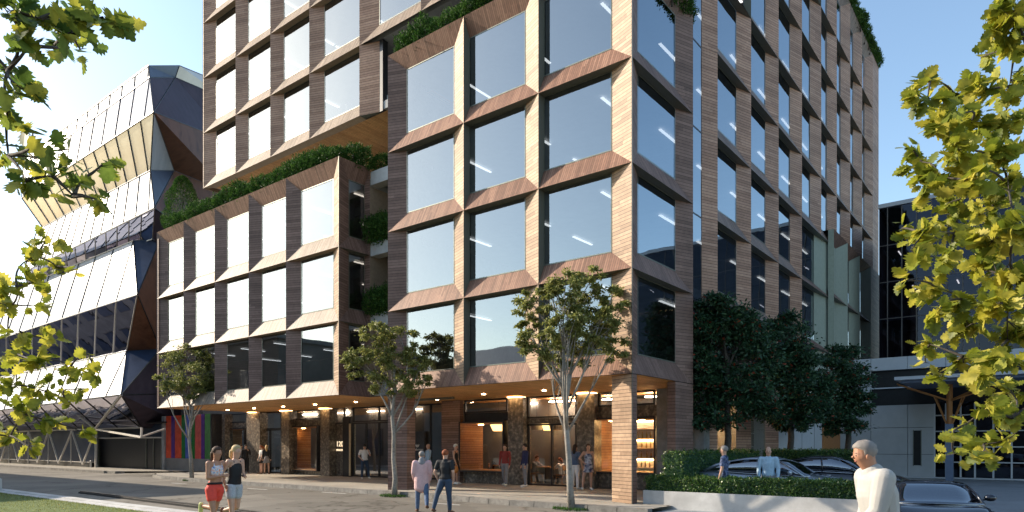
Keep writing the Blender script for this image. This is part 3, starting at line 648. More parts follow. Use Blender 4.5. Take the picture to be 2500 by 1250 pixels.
# shop interiors
mb = MB()
mb.box(-12, 9.6, 0, -.3, 9.7, ZT, 'concrete_pale'); mb.box(BX[0]+.3, 9.4, 0, -12.2, 9.5, ZT, 'inner_wall')
mb.box(BX[0]+.3, 6.3, .0, -.3, 9.6, .012, 'footpath'); mb.build('shop_back_wall', bld)
for (x, y, c_) in ((wA1[0]+.6, YA+.45, 'warm_light'), (wA1[1]-.4, YA+.45, 'warm_light'), (wA2[0]+.5, YA+.3, 'warm_light'), (wA2[0]+1.8, YA+.3, 'warm_light'), (wB1[0]+.5, YW+.4, 'warm_light')):
    mb = MB(); zz = (wA1[3] if x > -14 else wB1[3])-.05; mb.box(x-.12, y-.05, zz-.03, x+.12, y+.05, zz, c_); mb.build('niche_lamp', bld)
for k, (x, y) in enumerate([(-9.6, 7.6), (-7.2, 7.2), (-4.6, 7.4), (-2.4, 7.0), (-26.6, 7.9), (-23.5, 7.9), (-20.4, 7.9), (-17.4, 7.9), (-13.6, 8.2), (-11.6, 8.2)]):
    mb = MB(); mb.box(x-.7, y-.12, ZT-.16, x+.7, y+.12, ZT-.12, 'warm_fill'); mb.build('fill_lamp', bld)  # added fill to brighten the dark shop interiors
# shelf with bottles seen through the corner window box
mb = MB(); x0, x1, z0, z1 = wA2; random.seed(4)
mb.box(x0+.2, 8.0, z0, x1+1.2, 8.1, z1+.2, 'concrete_pale')
for k in range(5):
    z = z0+.1+k*.4; mb.box(x0+.2, 7.7, z, x1+1.2, 8.0, z+.04, 'brass')
shelf = mb.build('bottle_shelf'); tag(shelf, 'timber back-bar shelving behind the right window box', 'shelf')
for k in range(5):
    z = z0+.14+k*.4
    if k % 2 == 0:
        m3 = MB(); m3.box(x0+.25, 7.95, z+.3, x1+1.1, 7.99, z+.33, 'warm_light'); m3.build('shelf_light', shelf)
proto = None
noisy('bottle', (.05, .12, .06), (.5, .25, .08), 6, .15, .6)
for k in range(4):
    for j in range(12):
        z = z0+.141+k*.4; x = x0+.4+j*.2+random.uniform(-.04, .04)
        if proto is None:
            mb = MB(); mb.tube([(0,0,0),(0,0,.16),(0,0,.2),(0,0,.27)], [.035,.035,.014,.012], 'bottle', n=8); proto = mb.build('bottle', origin=(0,0,0)); proto.location = (x, 7.82, z); o = proto
        else: o = proto.copy(); COL.objects.link(o); o.location = (x, 7.82, z)
        tag(o, 'small bottle on the lit shelves behind the right window box', 'bottle', 'bottles on the bar shelves')
# D ground floor warm lamps and back wall
mb = MB(); mb.box(-3.2, 9.8, 0, -3.1, 13.8, ROWS[0], 'shop_wood'); mb.build('bar_wall', bld)
for y in (7.6, 8.6, 11.2, 12.2):
    mb = MB(); mb.sphere((-1.4, y, 2.2), .14, 'warm_light', 8, 6); mb.tube([(-1.4, y, 2.3), (-1.4, y, ROWS[0])], .01, 'black', 4)
    tag(mb.build('pendant_lamp'), 'glowing round pendant lamp, %s from the corner, inside the side windows' % {7.6: 'first', 8.6: 'second', 11.2: 'third', 12.2: 'fourth'}[y], 'lamp', 'pendant lamps in the bar')
# sign board in the lobby
p = pY(1020, 1053, YA+.75); xa, xb = cx(1004, YA+.75), cx(1037, YA+.75)
mb = MB(); mb.box(xa, YA+.72, 0, xb, YA+.8, p.z, 'sign_slate'); sg = mb.build('lobby_sign'); tag(sg, 'tall slate sign board with a white wheat emblem and company name in the lobby', 'sign')
xm = (xa+xb)/2; zt2 = pY(1020, 1100, YA+.7).z
text('sign_lettering', 'Wesfarmers', (xm, YA+.71, zt2), .165, (R_(90), 0, 0), 'sign_white', sg)
mb = MB(); zc = pY(1020, 1093, YA+.7).z
for k, a in enumerate((-48, -24, 0, 24, 48)):
    a = R_(a); h = .22 if k != 2 else .2; base = Vector((xm+math.sin(a)*.05, YA+.705, zc)); tip = Vector((xm+math.sin(a)*h*.95, YA+.705, zc+math.cos(a)*h+(.04 if abs(k-2) == 2 else 0)))
    d = (tip-base); n_ = Vector((d.z, 0, -d.x)).normalized()*.026; md = base.lerp(tip, .5); mb.poly([base, md+n_, tip, md-n_], 'sign_white')
mb.build('wheat_emblem', sg)

# ---------------------------------------------------------------- roof planting of the main building
def shrub_mesh(name, r, h, n, mat, seed, parent=None):
    rng2 = np.random.default_rng(seed); u = rng2.normal(size=(n, 3)); u /= np.linalg.norm(u, axis=1, keepdims=True)
    rad = (1+.22*np.sin(u[:, :1]*5+seed)*np.cos(u[:, 2:]*6)+rng2.normal(size=(n, 1))*.08)*(.72+.28*rng2.random((n, 1)))
    C = u*rad*np.array([r, r, h/2])+np.array([0, 0, h/2]); D = u+rng2.normal(size=(n, 3))*.6+np.array([0, 0, .5])
    return leaves(name, C, D, rng2.normal(size=(n, 3)), rng2.uniform(.045, .09, n), T_SIMPLE, mat, parent)
shr = [None]*3
def shrub(loc, sc, k, label, group):
    if shr[k] is None:
        e = empty('planter_shrub', loc); f = shrub_mesh('foliage', .35, .85, 2200, 'leaf_shrub', 10+k); f.parent = e; f.location = (0, 0, 0)
        m = MB(); m.tube([(0, 0, -.15), (0, 0, .5)], [.03, .015], 'bark_dark', 5); t = m.build('stem'); t.parent = e; shr[k] = e; o = e
    else: o = copy_tree(shr[k], loc=loc)
    o.scale = (sc, sc, sc*random.uniform(.9, 1.15)); o.rotation_euler = (0, 0, random.uniform(0, 6)); tag(o, label, 'shrub', group)
random.seed(21)
zB = ROWS[3]+.67; zA = ROWS[4]+.67
x = -29.0; k = 0
while x < -13.9:
    shrub((x, .42, zB-.22), random.uniform(1.15, 1.5), k % 3, 'clipped dark green shrub in the front planter row of the low left block', 'shrubs along the front edge of the low block roof'); x += random.uniform(.48, .62); k += 1
y = 1.0
while y < YB+2.6:
    shrub((BX[5]+(-.3 if y < YB else .9*(y-YB)), y, zB-.25), random.uniform(1.2, 1.5), k % 3, 'dark green shrub where the roof planter turns the corner beside the tall block', 'shrubs at the roof corner between the blocks'); y += .5; k += 1
for i in range(7): shrub((BX[5]+.2+i*.42, YB+1.4, zB-.3), random.uniform(1.0, 1.25), k % 3, 'dark green shrub where the roof planter turns the corner beside the tall block', 'shrubs at the roof corner between the blocks'); k += 1
x = AX[0]+.55
while x < -3.0:
    shrub((x, .45, zA-.25), random.uniform(1.2, 1.6), k % 3, 'bushy bright green shrub in the roof planter of the tall corner block', 'shrubs along the front edge of the tall block roof'); x += random.uniform(.5, .66); k += 1
for i in range(4): shrub((-.25+random.uniform(-.1, .1), 3.1+i*.42, zA-.45-.05*i), 1.2, k % 3, 'bushy shrub overhanging the side of the tall corner block roof', 'shrubs overhanging the side roof edge'); k += 1
for i in range(36): shrub((-.15+random.uniform(-.1, .15), 18.+i*.55, ROWS[8]+.67-.1), random.uniform(1.1, 1.6), k % 3, 'shrub silhouetted on the parapet at the top of the long side elevation', 'shrubs on the top parapet of the side elevation'); k += 1
# handrails
def rail(pts, h, name='roof_railing', step=.12, mat='white_paint'):
    mb = MB()
    for a, b in zip(pts[:-1], pts[1:]):
        a = Vector(a); b = Vector(b); mb.beam(a+Vector((0, 0, h)), b+Vector((0, 0, h)), .05, .04, mat); n = int((b-a).length/step)
        for i in range(n): p = a.lerp(b, (i+.5)/n); mb.beam(p, p+Vector((0, 0, h-.02)), .015, .015, mat)
    return mb.build(name, bld)
rail([(-29.3, .9, zB-.3), (-14.2, .9, zB-.3), (-14.2, YB+.3, zB-.3)], 1.0)
rail([(AX[0]+.6, .95, zA-.3), (-1, .95, zA-.3)], 1.05)
for r in (4, 5, 6): rail([(-17.5, YC+.9, ROWS[r]+.42), (-14.3, YC+.9, ROWS[r]+.42)], 1.05, 'balcony_railing', .16, 'metal_dark')
for r in (5, 6): rail([(-13.8, YC+.9, ROWS[r]+.42), (-10.4, YC+.9, ROWS[r]+.42)], 1.05, 'balcony_railing', .16, 'metal_dark')
rail([(-13.0, YC+1.0, ROWS[4]+.42), (-11., YC+1.0, ROWS[4]+.42)], 1.15, 'balcony_railing', .16, 'white_paint')
mb = MB(); mb.box(-13.05, YC+.55, ROWS[4]+.0, -10.9, YC+.85, ROWS[4]+.75, 'concrete_pale'); mb.build('roof_planter', bld)
# planters in the recess between the blocks
for i, r in enumerate((1, 2, 3)):
    z = ROWS[r]-.05; x0 = BX[5]+.02; x1 = AX[0]+.3
    mb = MB(); mb.box(x0, YB+.02, z, x1, YB+.5, z+.58, 'concrete_pale'); mb.box(x0+.05, YB+.06, z+.5, x1-.05, YB+.45, z+.59, 'bark_dark'); mb.build('recess_planter', bld)
    if r < 3:
        for j in range(6): shrub((x0+.1+j*.42, YB+.12, z+.42), 1.45, (j+i) % 3, 'dark shrub in the %s concrete planter between the two blocks' % ('upper' if r == 2 else 'lower'), 'shrubs in the %s gap planter' % ('upper' if r == 2 else 'lower'))
mb = MB(); mb.box(BX[5]+.3, YB-.02, ROWS[0]+.02, AX[0]+.3, YB+.3, ROWS[0]+.75, 'concrete'); mb.build('recess_planter', bld)
# conifer on the low roof
q = pY(446, 520, 2.2); tr = empty('conifer', (q.x, 2.2, zB-.3), label='small cone shaped green tree on the left end of the low block roof', cat='tree')
m = MB(); m.tube([(q.x, 2.2, zB-.3), (q.x, 2.2, zB+3.2)], [.07, .02], 'bark_dark', 6); m.build('trunk', tr)
n = 12000; hh = rng.random(n)**.8; th = rng.random(n)*6.283; prof = 1.0*np.sin(np.clip(hh*1.25+.55, 0, 3.14))**.8*(1-hh)**.55*(1+.16*np.sin(th*5+hh*17))
rr = 1.55*prof*(.6+.4*rng.random(n)**.5)
C = np.stack([q.x+rr*np.cos(th), 2.2+rr*np.sin(th), zB+.35+hh*3.9], 1); D = np.stack([np.cos(th), np.sin(th), np.full(n, .6)], 1)+rng.normal(size=(n, 3))*.4
leaves('crown', C, D, rng.normal(size=(n, 3)), rng.uniform(.06, .12, n), T_SIMPLE, 'leaf_shrub', tr)

# ================================================================ FACETED BUILDING (left)
fb = empty('faceted_building', (-46, 6, 0), label='angular white and dark glass building with tilted facet bands left of the timber block', cat='building')
def G_(p, Y): return pY(p[0], p[1], Y)
def onln(p, q, x): return (x, p[1]+(q[1]-p[1])*(x-p[0])/(q[0]-p[0]))
Rv = [((363, 160.5), 4.0), ((366, 189), 3.7), ((375.5, 273), 2.6), ((367.7, 416), 3.7), ((377.5, 507.5), 2.4)]
Lv = [(onln((363, 160.5), (182, 295.6), 60), 4.0), (onln((364, 191.4), (200, 311), 56), 3.7), ((53.2, 483.5), 2.6), ((91, 562), 3.7), ((57.4, 664.8), 2.4)]
def w3(e): return G_(e[0], e[1])
def facet(name, A, B, C, D, n, mat, mcol='metal_dark', w=.05, sk=0.):
    """panel strip between the top line A-B and the bottom line D-C, split into n raked panes (sk = rake as a share of the length)"""
    mb = MB(); bars = MB()
    nrm = (B-A).cross(D-A).normalized()
    if nrm.dot(Vector((CAMX, CAMY, EYE))-A) < 0: nrm = -nrm
    bf = lambda f: min(1., max(0., f+sk)) if 0 < f < 1 else (max(0, min(1, f+sk)) if (f == 1 and sk < 0) or (f == 0 and sk > 0) else f)
    if sk < 0: mb.poly([B, C, D.lerp(C, 1+sk)], mat)
    for i in range(n):
        f0, f1 = i/n, (i+1)/n; g0, g1 = bf(f0), bf(f1); pts = [A.lerp(B, f0), A.lerp(B, f1), D.lerp(C, g1), D.lerp(C, g0)]
        if g1-g0 < 1e-5: pts = pts[:3]
        off = random.uniform(0, .012); mb.poly([p-nrm*off for p in pts], mat)
    f = mb.build(name, fb)
    for i in range(n+1):
        a, d = A.lerp(B, i/n)+nrm*.02, D.lerp(C, bf(i/n))+nrm*.02
        if (a-d).length > .05 and not (bf(i/n) >= 1 and i < n): bars.beam(a, d, w, .05, mcol)
    bars.beam(B+nrm*.02, C+nrm*.02, w, .05, mcol); bars.beam(A+nrm*.02, B+nrm*.02, w*1.3, .06, mcol)
    if (C-D).length > .1: bars.beam(D+nrm*.02, C+nrm*.02, w*1.3, .06, mcol)
    bars.build('mullions', f)
noisy('reflected_white', (.46, .46, .47), (.60, .60, .60), .35, .2, .6); noisy('reflected_cream', (.36, .33, .27), (.46, .43, .36), .6, .2, .5); noisy('reflected_lilac', (.34, .34, .39), (.44, .44, .49), .6, .2, .5)  # reflections on the glass bands put into flat panel colours
noisy('frame_pale', (.45, .42, .38), (.55, .52, .48), 6, .4, .5)
npan = [12, 11, 13, 13]; mats = ['reflected_white', 'reflected_lilac', 'reflected_cream', 'reflected_white']
for i in range(4): facet('glass_facet', w3(Lv[i]), w3(Rv[i]), w3(Rv[i+1]), w3(Lv[i+1]), npan[i], mats[i], sk=[-.012, -.055, .06, -.035][i])
# dark ribbon below R4, to the lower mass
T5r = ((326, 588), 3.9); T5l = ((68, 695), 3.9)
facet('window_ribbon', w3(Lv[4]), w3(Rv[4]), G_((372.4, 583), 3.9), w3(T5l), 13, 'glass_facet_side', 'frame_pale')
S = [((326, 588), 3.3), ((336, 719), 1.6), ((309.9, 856.5), 3.0), ((296, 964), 1.2), ((345, 1044), 4.6)]
def ext(p, q, x): return onln(p, q, x)
Sl = [(ext((326, 588), (165, 655), -150), 3.3), (ext((336, 719), (0, 827), -170), 1.6), (ext((309.9, 856.5), (127, 894.7), -170), 3.0), (ext((296, 964), (189, 977.6), -170), 1.2), ((-170, 1064), 4.6)]
facet('glass_facet', w3(Sl[0]), w3(S[0]), w3(S[1]), w3(Sl[1]), 16, 'reflected_white', sk=-.062)
facet('window_ribbon', w3(Sl[1]), w3(S[1]), w3(S[2]), w3(Sl[2]), 16, 'glass_facet_side', 'frame_pale', .07, sk=.02)
facet('glass_facet', w3(Sl[2]), w3(S[2]), w3(S[3]), w3(Sl[3]), 16, 'reflected_white', sk=-.05)
facet('soffit_facet', w3(Sl[3]), w3(S[3]), w3(S[4]), w3(Sl[4]), 16, 'glass_facet_side', 'metal_dark', sk=.06)
# gable side facets, going back from the ridge
def pt(px, py, Y): return pY(px, py, Y)
a = {'R%d' % i: w3(Rv[i]) for i in range(5)}
a.update(A1=pt(438, 160, 9.), A2=pt(428, 189, 9.), A3=pt(560, 246, 18), A0=pt(560, 210, 18), B1=pt(560, 345, 17), B2=pt(425.5, 416.5, 8.5), B3=pt(560, 470, 17), C1=pt(560, 640, 16), R5=pt(372.4, 583, 3.9), D1=pt(560, 800, 15))
a.update(S0=w3(S[0]), S1=w3(S[1]), S2=w3(S[2]), S3=w3(S[3]), S4=w3(S[4]), T0=pt(392, 583, 4.6), T1=pt(470, 760, 9), T2=pt(392, 852, 4.6), T3=pt(470, 960, 9), T4=pt(470, 1045, 9))
def side(keys, mat, nm='side_facet'):
    mb = MB(); pts = [a[k] for k in keys]; mb.poly(pts, mat); f = mb.build(nm, fb); bars = MB()
    for p, q in zip(pts, pts[1:]+pts[:1]): bars.beam(p, q, .05, .06, 'metal_dark')
    bars.build('mullions', f)
noisy('facet_navy', (.02, .035, .07), (.035, .055, .10), .8, .4, .15); noisy('facet_plum', (.05, .042, .06), (.075, .062, .085), 1.2, .55, .05); noisy('facet_brown', (.045, .025, .018), (.16, .08, .05), .35, .5, .05, c3=(.07, .04, .03)); noisy('facet_grey', (.10, .09, .085), (.18, .165, .15), .5, .4, .15)
side(['R0', 'A1', 'A2', 'R1'], 'facet_navy'); side(['R1', 'A2', 'R2'], 'facet_plum'); side(['A1', 'A0', 'A3', 'A2'], 'reflected_white'); side(['A2', 'A3', 'B1', 'R2'], 'facet_plum')
side(['R2', 'B2', 'R3'], 'facet_grey'); side(['R2', 'B1', 'B3', 'B2'], 'facet_brown'); side(['R3', 'B2', 'R4'], 'facet_navy'); side(['B2', 'B3', 'C1', 'R4'], 'facet_brown'); side(['R4', 'C1', 'D1', 'R5'], 'facet_plum')  # paler grey of the first triangle stands for a reflection in the glass
side(['S0', 'T0', 'S1'], 'facet_navy'); side(['S1', 'T0', 'D1', 'T1', 'T2'], 'facet_brown'); side(['S1', 'T2', 'S2'], 'facet_brown'); side(['S2', 'T2', 'S3'], 'facet_navy'); side(['S3', 'T2', 'T1', 'T3'], 'facet_plum'); side(['S3', 'T3', 'T4', 'S4'], 'facet_plum')
# body behind the glazing so nothing is seen through
mb = MB(); xr = w3(S[0]).x; mb.box(-140, 7.5, 0, xr+1.5, 20, 13, 'inner_wall'); mb.box(-66, 9, 13, xr-3, 26, 20, 'inner_wall'); mb.build('building_core', fb)
mb = MB()
for p in (170, 250, 290, 120, 60): q = pY(p, 800, 5.5); mb.beam(q, q+Vector((2.2, .6, -.25)), .12, .05, 'strip_light')
q = pY(215, 800, 5.); mb.build('ceiling_lights', fb)
# ground storey: dark glass with white V struts
y0 = 4.2; xl = -140; xg = pY(232, 1100, y0).x
mb = MB(); mb.box(xl, y0, .35, xg, y0+.1, 3.4, 'facet_navy'); mb.box(xl, y0-.25, 0, xg, y0+.1, .35, 'black'); mb.box(xl, y0-.3, .35, xg, y0, .42, 'frame_pale'); mb.build('ground_glazing', fb)
def strut(a_, b_, w_=.11):
    m = MB(); m.beam(a_, b_, w_, w_, 'frame_pale'); m.build('strut', fb)
yz = 3.7; top_ = 1051
vx = [(202, 1134), (143, 1130.5), (92, 1129.5), (45, 1128), (2, 1126), (-40, 1125)]
tx = [232, 176, 119, 70, 24, -20, -60]
for i, (bx_, by_) in enumerate(vx):
    b_ = pY(bx_, by_, yz); 
    for tpx in (tx[i], tx[i+1]): strut(b_, pY(tpx, top_+1, yz))
for px_ in (173, 118, 69, 22): strut(pY(px_, 1131, yz+.2), pY(px_, 1052, yz+.2), .07)
strut(pY(232, 1048, 3.7), w3(S[3]), .13); strut(pY(232, 1048, 3.7), pY(155, 985, 2.), .12); strut(pY(232, 1048, 3.7), pT(345, 1067, 41.), .12); strut(pT(345, 1067, 41.), pT(346, 1044, 41.), .1); strut(pT(346, 1066, 41.), pT(403, 1047, 43.), .09)
strut(pY(234, 1143, 3.9), pY(234, 1050, 3.9), .14); strut(pY(-170, 1060, 3.7), pY(345, 1044, 4.), .1)
mb = MB(); p0 = pY(235, 1143, 4.4); p1 = pY(398, 1149, 4.9); zg = pY(235, 1070, 4.4).z
mb.v += [(p0.x, 4.6, -.1), (p1.x+.1, 5.3, -.1), (p1.x+.1, 5.3, zg), (p0.x, 4.6, zg)]; mb.f.append((0, 1, 2, 3)); mb.m.append(mb.mi('black'))
for u in (.0, .70, .80, .90, 1.0):
    q0 = Vector((p0.x, 4.57, -.05)).lerp(Vector((p1.x+.1, 5.27, -.05)), u); mb.beam(q0, q0+Vector((0, 0, zg)), .05, .04, 'metal_trim')
mb.beam((p0.x, 4.57, zg), (p1.x+.1, 5.27, zg), .09, .1, 'frame_pale'); mb.box(p0.x, 5.4, zg, p1.x+.3, 5.6, 3.4, 'facet_navy'); mb.box(xg-.2, 4.6, 3.3, p1.x+.4, 9, 3.4, 'black'); mb.build('garage_door', fb)
for i, (px, py) in enumerate(((146, 1136), (222, 1141))):
    q = gnd(px, py); m = MB(); m.tube([(q.x, q.y, 0), (q.x, q.y, .5)], .07, 'frame_pale', 10); m.tube([(q.x, q.y, .5), (q.x, q.y, .53)], [.075, .05], 'frame_pale', 10)
    tag(m.build('bollard'), 'short pale bollard %s the white V struts' % ('in the middle in front of' if i == 0 else 'nearest the dark garage door, right of'), 'bollard')
q = gnd(62, 1128); m = MB(); m.box(q.x-1.0, q.y-.3, .3, q.x+1.1, q.y+.3, .78, 'concrete_pale'); m.box(q.x-.9, q.y-.22, 0, q.x+1., q.y+.22, .3, 'black')
tag(m.build('planter_box'), 'low pale planter box standing before the white V struts at the left', 'planter')

# ================================================================ GREY BUILDING (right)
YG = onY(2200, 0)[0] and 26.6
gb = empty('grey_building', (12, 28, 0), label='grey panelled podium with dark glass offices above on the right', cat='building')
def gx(px, Y=YG): return onY(px, Y)[0]
def gz(px, py, Y=YG): return pY(px, py, Y).z
zt1 = gz(2127, 875.5); zt2 = gz(2127, 905); zo = gz(2300, 985); zc0 = -.1
mb = MB()
x_l, x_r = .2, 42.
xs = [gx(p) for p in (2030, 2126, 2216, 2309)]+[x_r]
def pan(x0, x1, z0, z1, m='grey_panel', y=YG): mb.box(x0+.012, y, z0+.012, x1-.012, y+.3, z1-.012, m)
for i in range(3): pan(xs[i], xs[i+1], gz(2200, 902), zt1, 'grey_panel2')
for k in range(5): pan(xs[3]+k*3.6, xs[3]+(k+1)*3.6, gz(2200, 902), zt1, 'grey_panel2')
pan(xs[0], xs[1], zc0, gz(2200, 902)); z3, z4 = gz(2200, 1044), gz(2200, 1109)
xe = gx(2280)
for (xa_, xb_) in ((xs[1], xs[2]),): 
    for (za, zb_) in ((zc0, z4), (z4, z3), (z3, zo)): pan(xa_, xb_, za, zb_)
xsl0, xsl1 = gx(2231), gx(2248); zs0, zs1 = gz(2240, 1136), gz(2240, 1051)
pan(xs[2], xe, zc0, z4); pan(xs[2], xe, z3, zo); pan(xs[2], xe, z4, z3)
mb.build('panel_cladding', gb)
mb = MB(); mb.box(xsl0, YG-.02, zs0, xsl1, YG, zs1, 'black'); mb.box(xsl0-.04, YG-.03, zs0-.04, xsl0, YG, zs1+.04, 'metal_trim'); mb.box(xsl1, YG-.03, zs0-.04, xsl1+.04, YG, zs1+.04, 'metal_trim'); mb.build('slot_window', gb)
mb = MB(); mb.box(xs[0], YG+.31, zc0, x_r, YG+.5, zt1-.05, 'black'); mb.build('backing_wall', gb)
mb = MB(); mb.box(xs[1], YG+.1, gz(2200, 947), xe+10, YG+.2, gz(2200, 944), 'grey_panel2'); mb.build('loggia_rail', gb)
mb = MB(); zg0 = zc0+.1
mb.poly([(xe+.05, YG+.15, zc0), (x_r, YG+.15, zc0), (x_r, YG+.15, zo+.1), (xe+.05, YG+.15, zo+.1)], 'glass_dark')
gf = mb.build('lobby_glazing', gb); mb = MB()
for px in (2281, 2309, 2345, 2380, 2425, 2470, 2520, 2570): x = gx(px); mb.box(x-.04, YG+.05, zc0, x+.04, YG+.14, zo, 'grey_panel2')
for py in (1014, 1053, 1091, 1128): z = gz(2300, py); mb.box(xe, YG+.06, z-.03, x_r, YG+.13, z+.03, 'grey_panel2')
mb.build('mullions', gf)
mb = MB(); mb.box(xs[0], YG-.4, -.1, x_r, YG+.1, -.04, 'grey_panel2'); mb.build('plinth', gb)
YU = YG+1.6; xu0 = gx(2147, YU); zu = gz(2147, 510, YU); n_ = 14; dx = gx(2202, YU)-gx(2167, YU)
mb = MB(); mb.poly([(xu0, YU, zt1-.2), (xu0+34, YU, zt1-.2), (xu0+34, YU, zu), (xu0, YU, zu)], 'glass_dark'); up = mb.build('upper_glazing', gb)
mb = MB(); xm0 = gx(2167, YU)
for i in range(n_): mb.box(xm0+i*dx-.025, YU-.05, zt1-.2, xm0+i*dx+.025, YU-.005, zu, 'facet_grey')
for py in (602, 691, 780): z = gz(2150, py, YU); mb.box(xu0, YU-.04, z-.02, xu0+34, YU-.006, z+.02, 'facet_grey')
mb.build('mullions', up)
mb = MB(); mb.box(xu0-.05, YU-.1, zu, xu0+34, YU+.3, gz(2150, 504, YU)+.1, 'grey_panel2'); mb.box(xu0, YU+5, zt1-.3, xu0+34, YU+5.2, zu, 'facet_plum'); mb.box(xu0-.02, YU+.02, zt1-.3, xu0, YU+9, zu, 'facet_plum'); mb.box(xu0, YU+.2, zu-.05, xu0+34, YU+9, zu, 'black'); mb.box(xs[0], YG+.3, zt1-.1, x_r, YU+9, zt1, 'black')
for z in (gz(2150, 602, YU), gz(2150, 691, YU), gz(2150, 780, YU)): mb.box(xu0+.2, YU+.3, z-.1, xu0+34, YU+5, z+.15, 'facet_plum')
mb.build('building_core', gb)
mb = MB(); random.seed(8)
for i in range(16):
    z = (gz(2150, 602, YU), gz(2150, 691, YU), gz(2150, 780, YU))[i % 3]-.13; x = xu0+.8+i*.75; mb.box(x, YU+1.2, z-.03, x+.06, YU+2.3, z, 'strip_light')
mb.build('ceiling_lights', gb)
# canopy on an orange branching steel column
YK = YG-3.0; kx = gx(2318, YK); kb = empty('entrance_canopy', (kx, YK, -.1), label='thin grey canopy carried by an orange branching steel column at the right', cat='canopy')
mb = MB(); xk0 = gx(2204, YK); zk = gz(2204, 930, YK); zk2 = gz(2220, 950, YK)
mb.box(xk0, YK-2.6, zk-.16, xk0+11, YK+2.6, zk, 'grey_panel2'); mb.box(xk0+.25, YK-2.3, zk-.3, xk0+10.7, YK+2.3, zk-.161, 'blue_steel'); mb.build('canopy_roof', kb)
mb = MB(); mb.box(kx-.17, YK-.17, -.1, kx+.17, YK+.17, gz(2318, 1035, YK), 'blue_steel'); mb.build('column_base', kb)
mb = MB(); zb0 = gz(2318, 1035, YK); mb.tube([(kx, YK, zb0), (kx, YK, zk-.3)], [.13, .15], 'orange_steel', 10); mb.build('column', kb)
zn = gz(2318, 974, YK)
for (ax_, ay_) in ((-2.1, -1.8), (-2.1, 1.5), (2.1, -1.8), (2.1, 1.5)):
    mb = MB(); mb.tube([(kx, YK, zn-.1), (kx+ax_, YK+ay_, zk-.3)], [.05, .04], 'orange_steel', 6); mb.tube([(kx+ax_*.06, YK+ay_*.06, zb0), (kx+ax_*.3, YK+ay_*.3, zn+.15)], .03, 'orange_steel', 6); mb.build('brace', kb)

# ================================================================ OPPOSITE SIDE OF THE STREET (seen mirrored in the windows, shades the road)
ob = empty('opposite_building', (-60, -14, 0), label='long rendered building across the street seen mirrored in the windows', cat='building')
mb = MB(); mb.box(-150, -24, -.2, -34, -9.6, 9.4, 'render_wall'); mb.box(-150, -24.2, 9.4, -33.8, -9.4, 9.7, 'concrete'); mb.build('wall', ob)
mb = MB(); mb.box(-60, -20, 9.7, -52, -14, 11.2, 'render_wall'); mb.build('rooftop_plant', ob)
for i in range(24):
    for j in range(2):
        mb = MB(); x = -36-i*4.2; z = .8+j*4.2; mb.box(x-2.4, -9.62, z, x, -9.56, z+2.4, 'metal_dark'); mb.box(x-2.3, -9.55, z+.1, x-.1, -9.53, z+2.3, 'facet_navy'); mb.build('window', ob)
ob2 = empty('brick_hall', (-20, -62, 0), label='broad low hall across the park seen mirrored in the lower windows', cat='building')
mb = MB(); mb.box(-70, -75, -.2, 26, -56, 12.5, 'render_wall'); mb.v += [(-72, -55, 12.5), (28, -55, 12.5), (28, -76, 12.5), (-72, -76, 12.5), (-66, -65, 17), (22, -65, 17)]; b0 = len(mb.v)-6
for f in ((0, 1, 5, 4), (2, 3, 4, 5), (1, 2, 5), (3, 0, 4)): mb.f.append(tuple(b0+i for i in f)); mb.m.append(mb.mi('metal_dark'))
mb.build('wall', ob2)

# ================================================================ TREES
def limb_path(p, q, bend, n=6):
    p = Vector(p); q = Vector(q); off = Vector((random.uniform(-1, 1), random.uniform(-1, 1), random.uniform(-.2, .8)))*bend*(q-p).length
    return [p.lerp(q, i/(n-1))+off*math.sin(math.pi*i/(n-1)) for i in range(n)]
def tree(name, trunk, rad, blobs, nleaf, mat, label, cat='tree', group=None, bark='bark_pale', lsize=(.07, .12), tmpl=T_SIMPLE, extra=None, droop=-.1, fork=2, twigs=3, clump=.30):
    """trunk: list of points; blobs: crown lobes (centre, radius vector); limbs run from the fork to every lobe"""
    o = empty(name, trunk[0], label=label, cat=cat, group=group)
    m = MB(); tr_ = [rad*(1-.45*i/(len(trunk)-1)) for i in range(len(trunk))]; tr_[0] = rad*1.25; m.tube(trunk, tr_, bark, 10); m.build('trunk', o, smooth=True)
    m = MB(); Cs = []; Ds = []
    nb = len(blobs); vol = np.array([b[1][0]*b[1][2] for b in blobs]); vol = vol/vol.sum()
    forks = [Vector(p) for p in trunk[-fork:]]
    for bi, (c, r) in enumerate(blobs):
        c = Vector(c); f = min(forks, key=lambda p: (p-c).length) if bark == 'bark_dark' else forks[bi % len(forks)]; pth = limb_path(f, c, .12); r0 = rad*.42
        m.tube(pth, [r0*(1-.75*i/5) for i in range(6)], bark, 6)
        ncl = max(4, int(vol[bi]*nb*twigs*4))
        for k in range(ncl):
            u = Vector(rng.normal(size=3)).normalized(); e = c+Vector((u.x*r[0], u.y*r[1], u.z*r[2]))*random.uniform(.55, 1.)
            s_ = pth[random.choice((2, 3, 4, 5))]; m.tube(limb_path(s_, e, .12, 4), [rad*.12, rad*.09, rad*.06, rad*.02], bark, 4)
            nl = int(nleaf*vol[bi]/ncl); cl = clump*random.uniform(.7, 1.3)*(r[0]+r[2])*.5
            g = rng.normal(size=(nl, 3))*np.array([cl, cl, cl*.62])*.62; Cs.append(np.array(e)+g); Ds.append(g/(cl+1e-6)+rng.normal(size=(nl, 3))*.5+np.array([0, 0, droop]))
    m.build('limbs', o, smooth=True)
    C = np.concatenate(Cs); D = np.concatenate(Ds); leaves('crown', C, D, rng.normal(size=C.shape)+np.array([0, 0, .6]), rng.uniform(lsize[0], lsize[1], len(C)), tmpl, mat, o, extra)
    return o
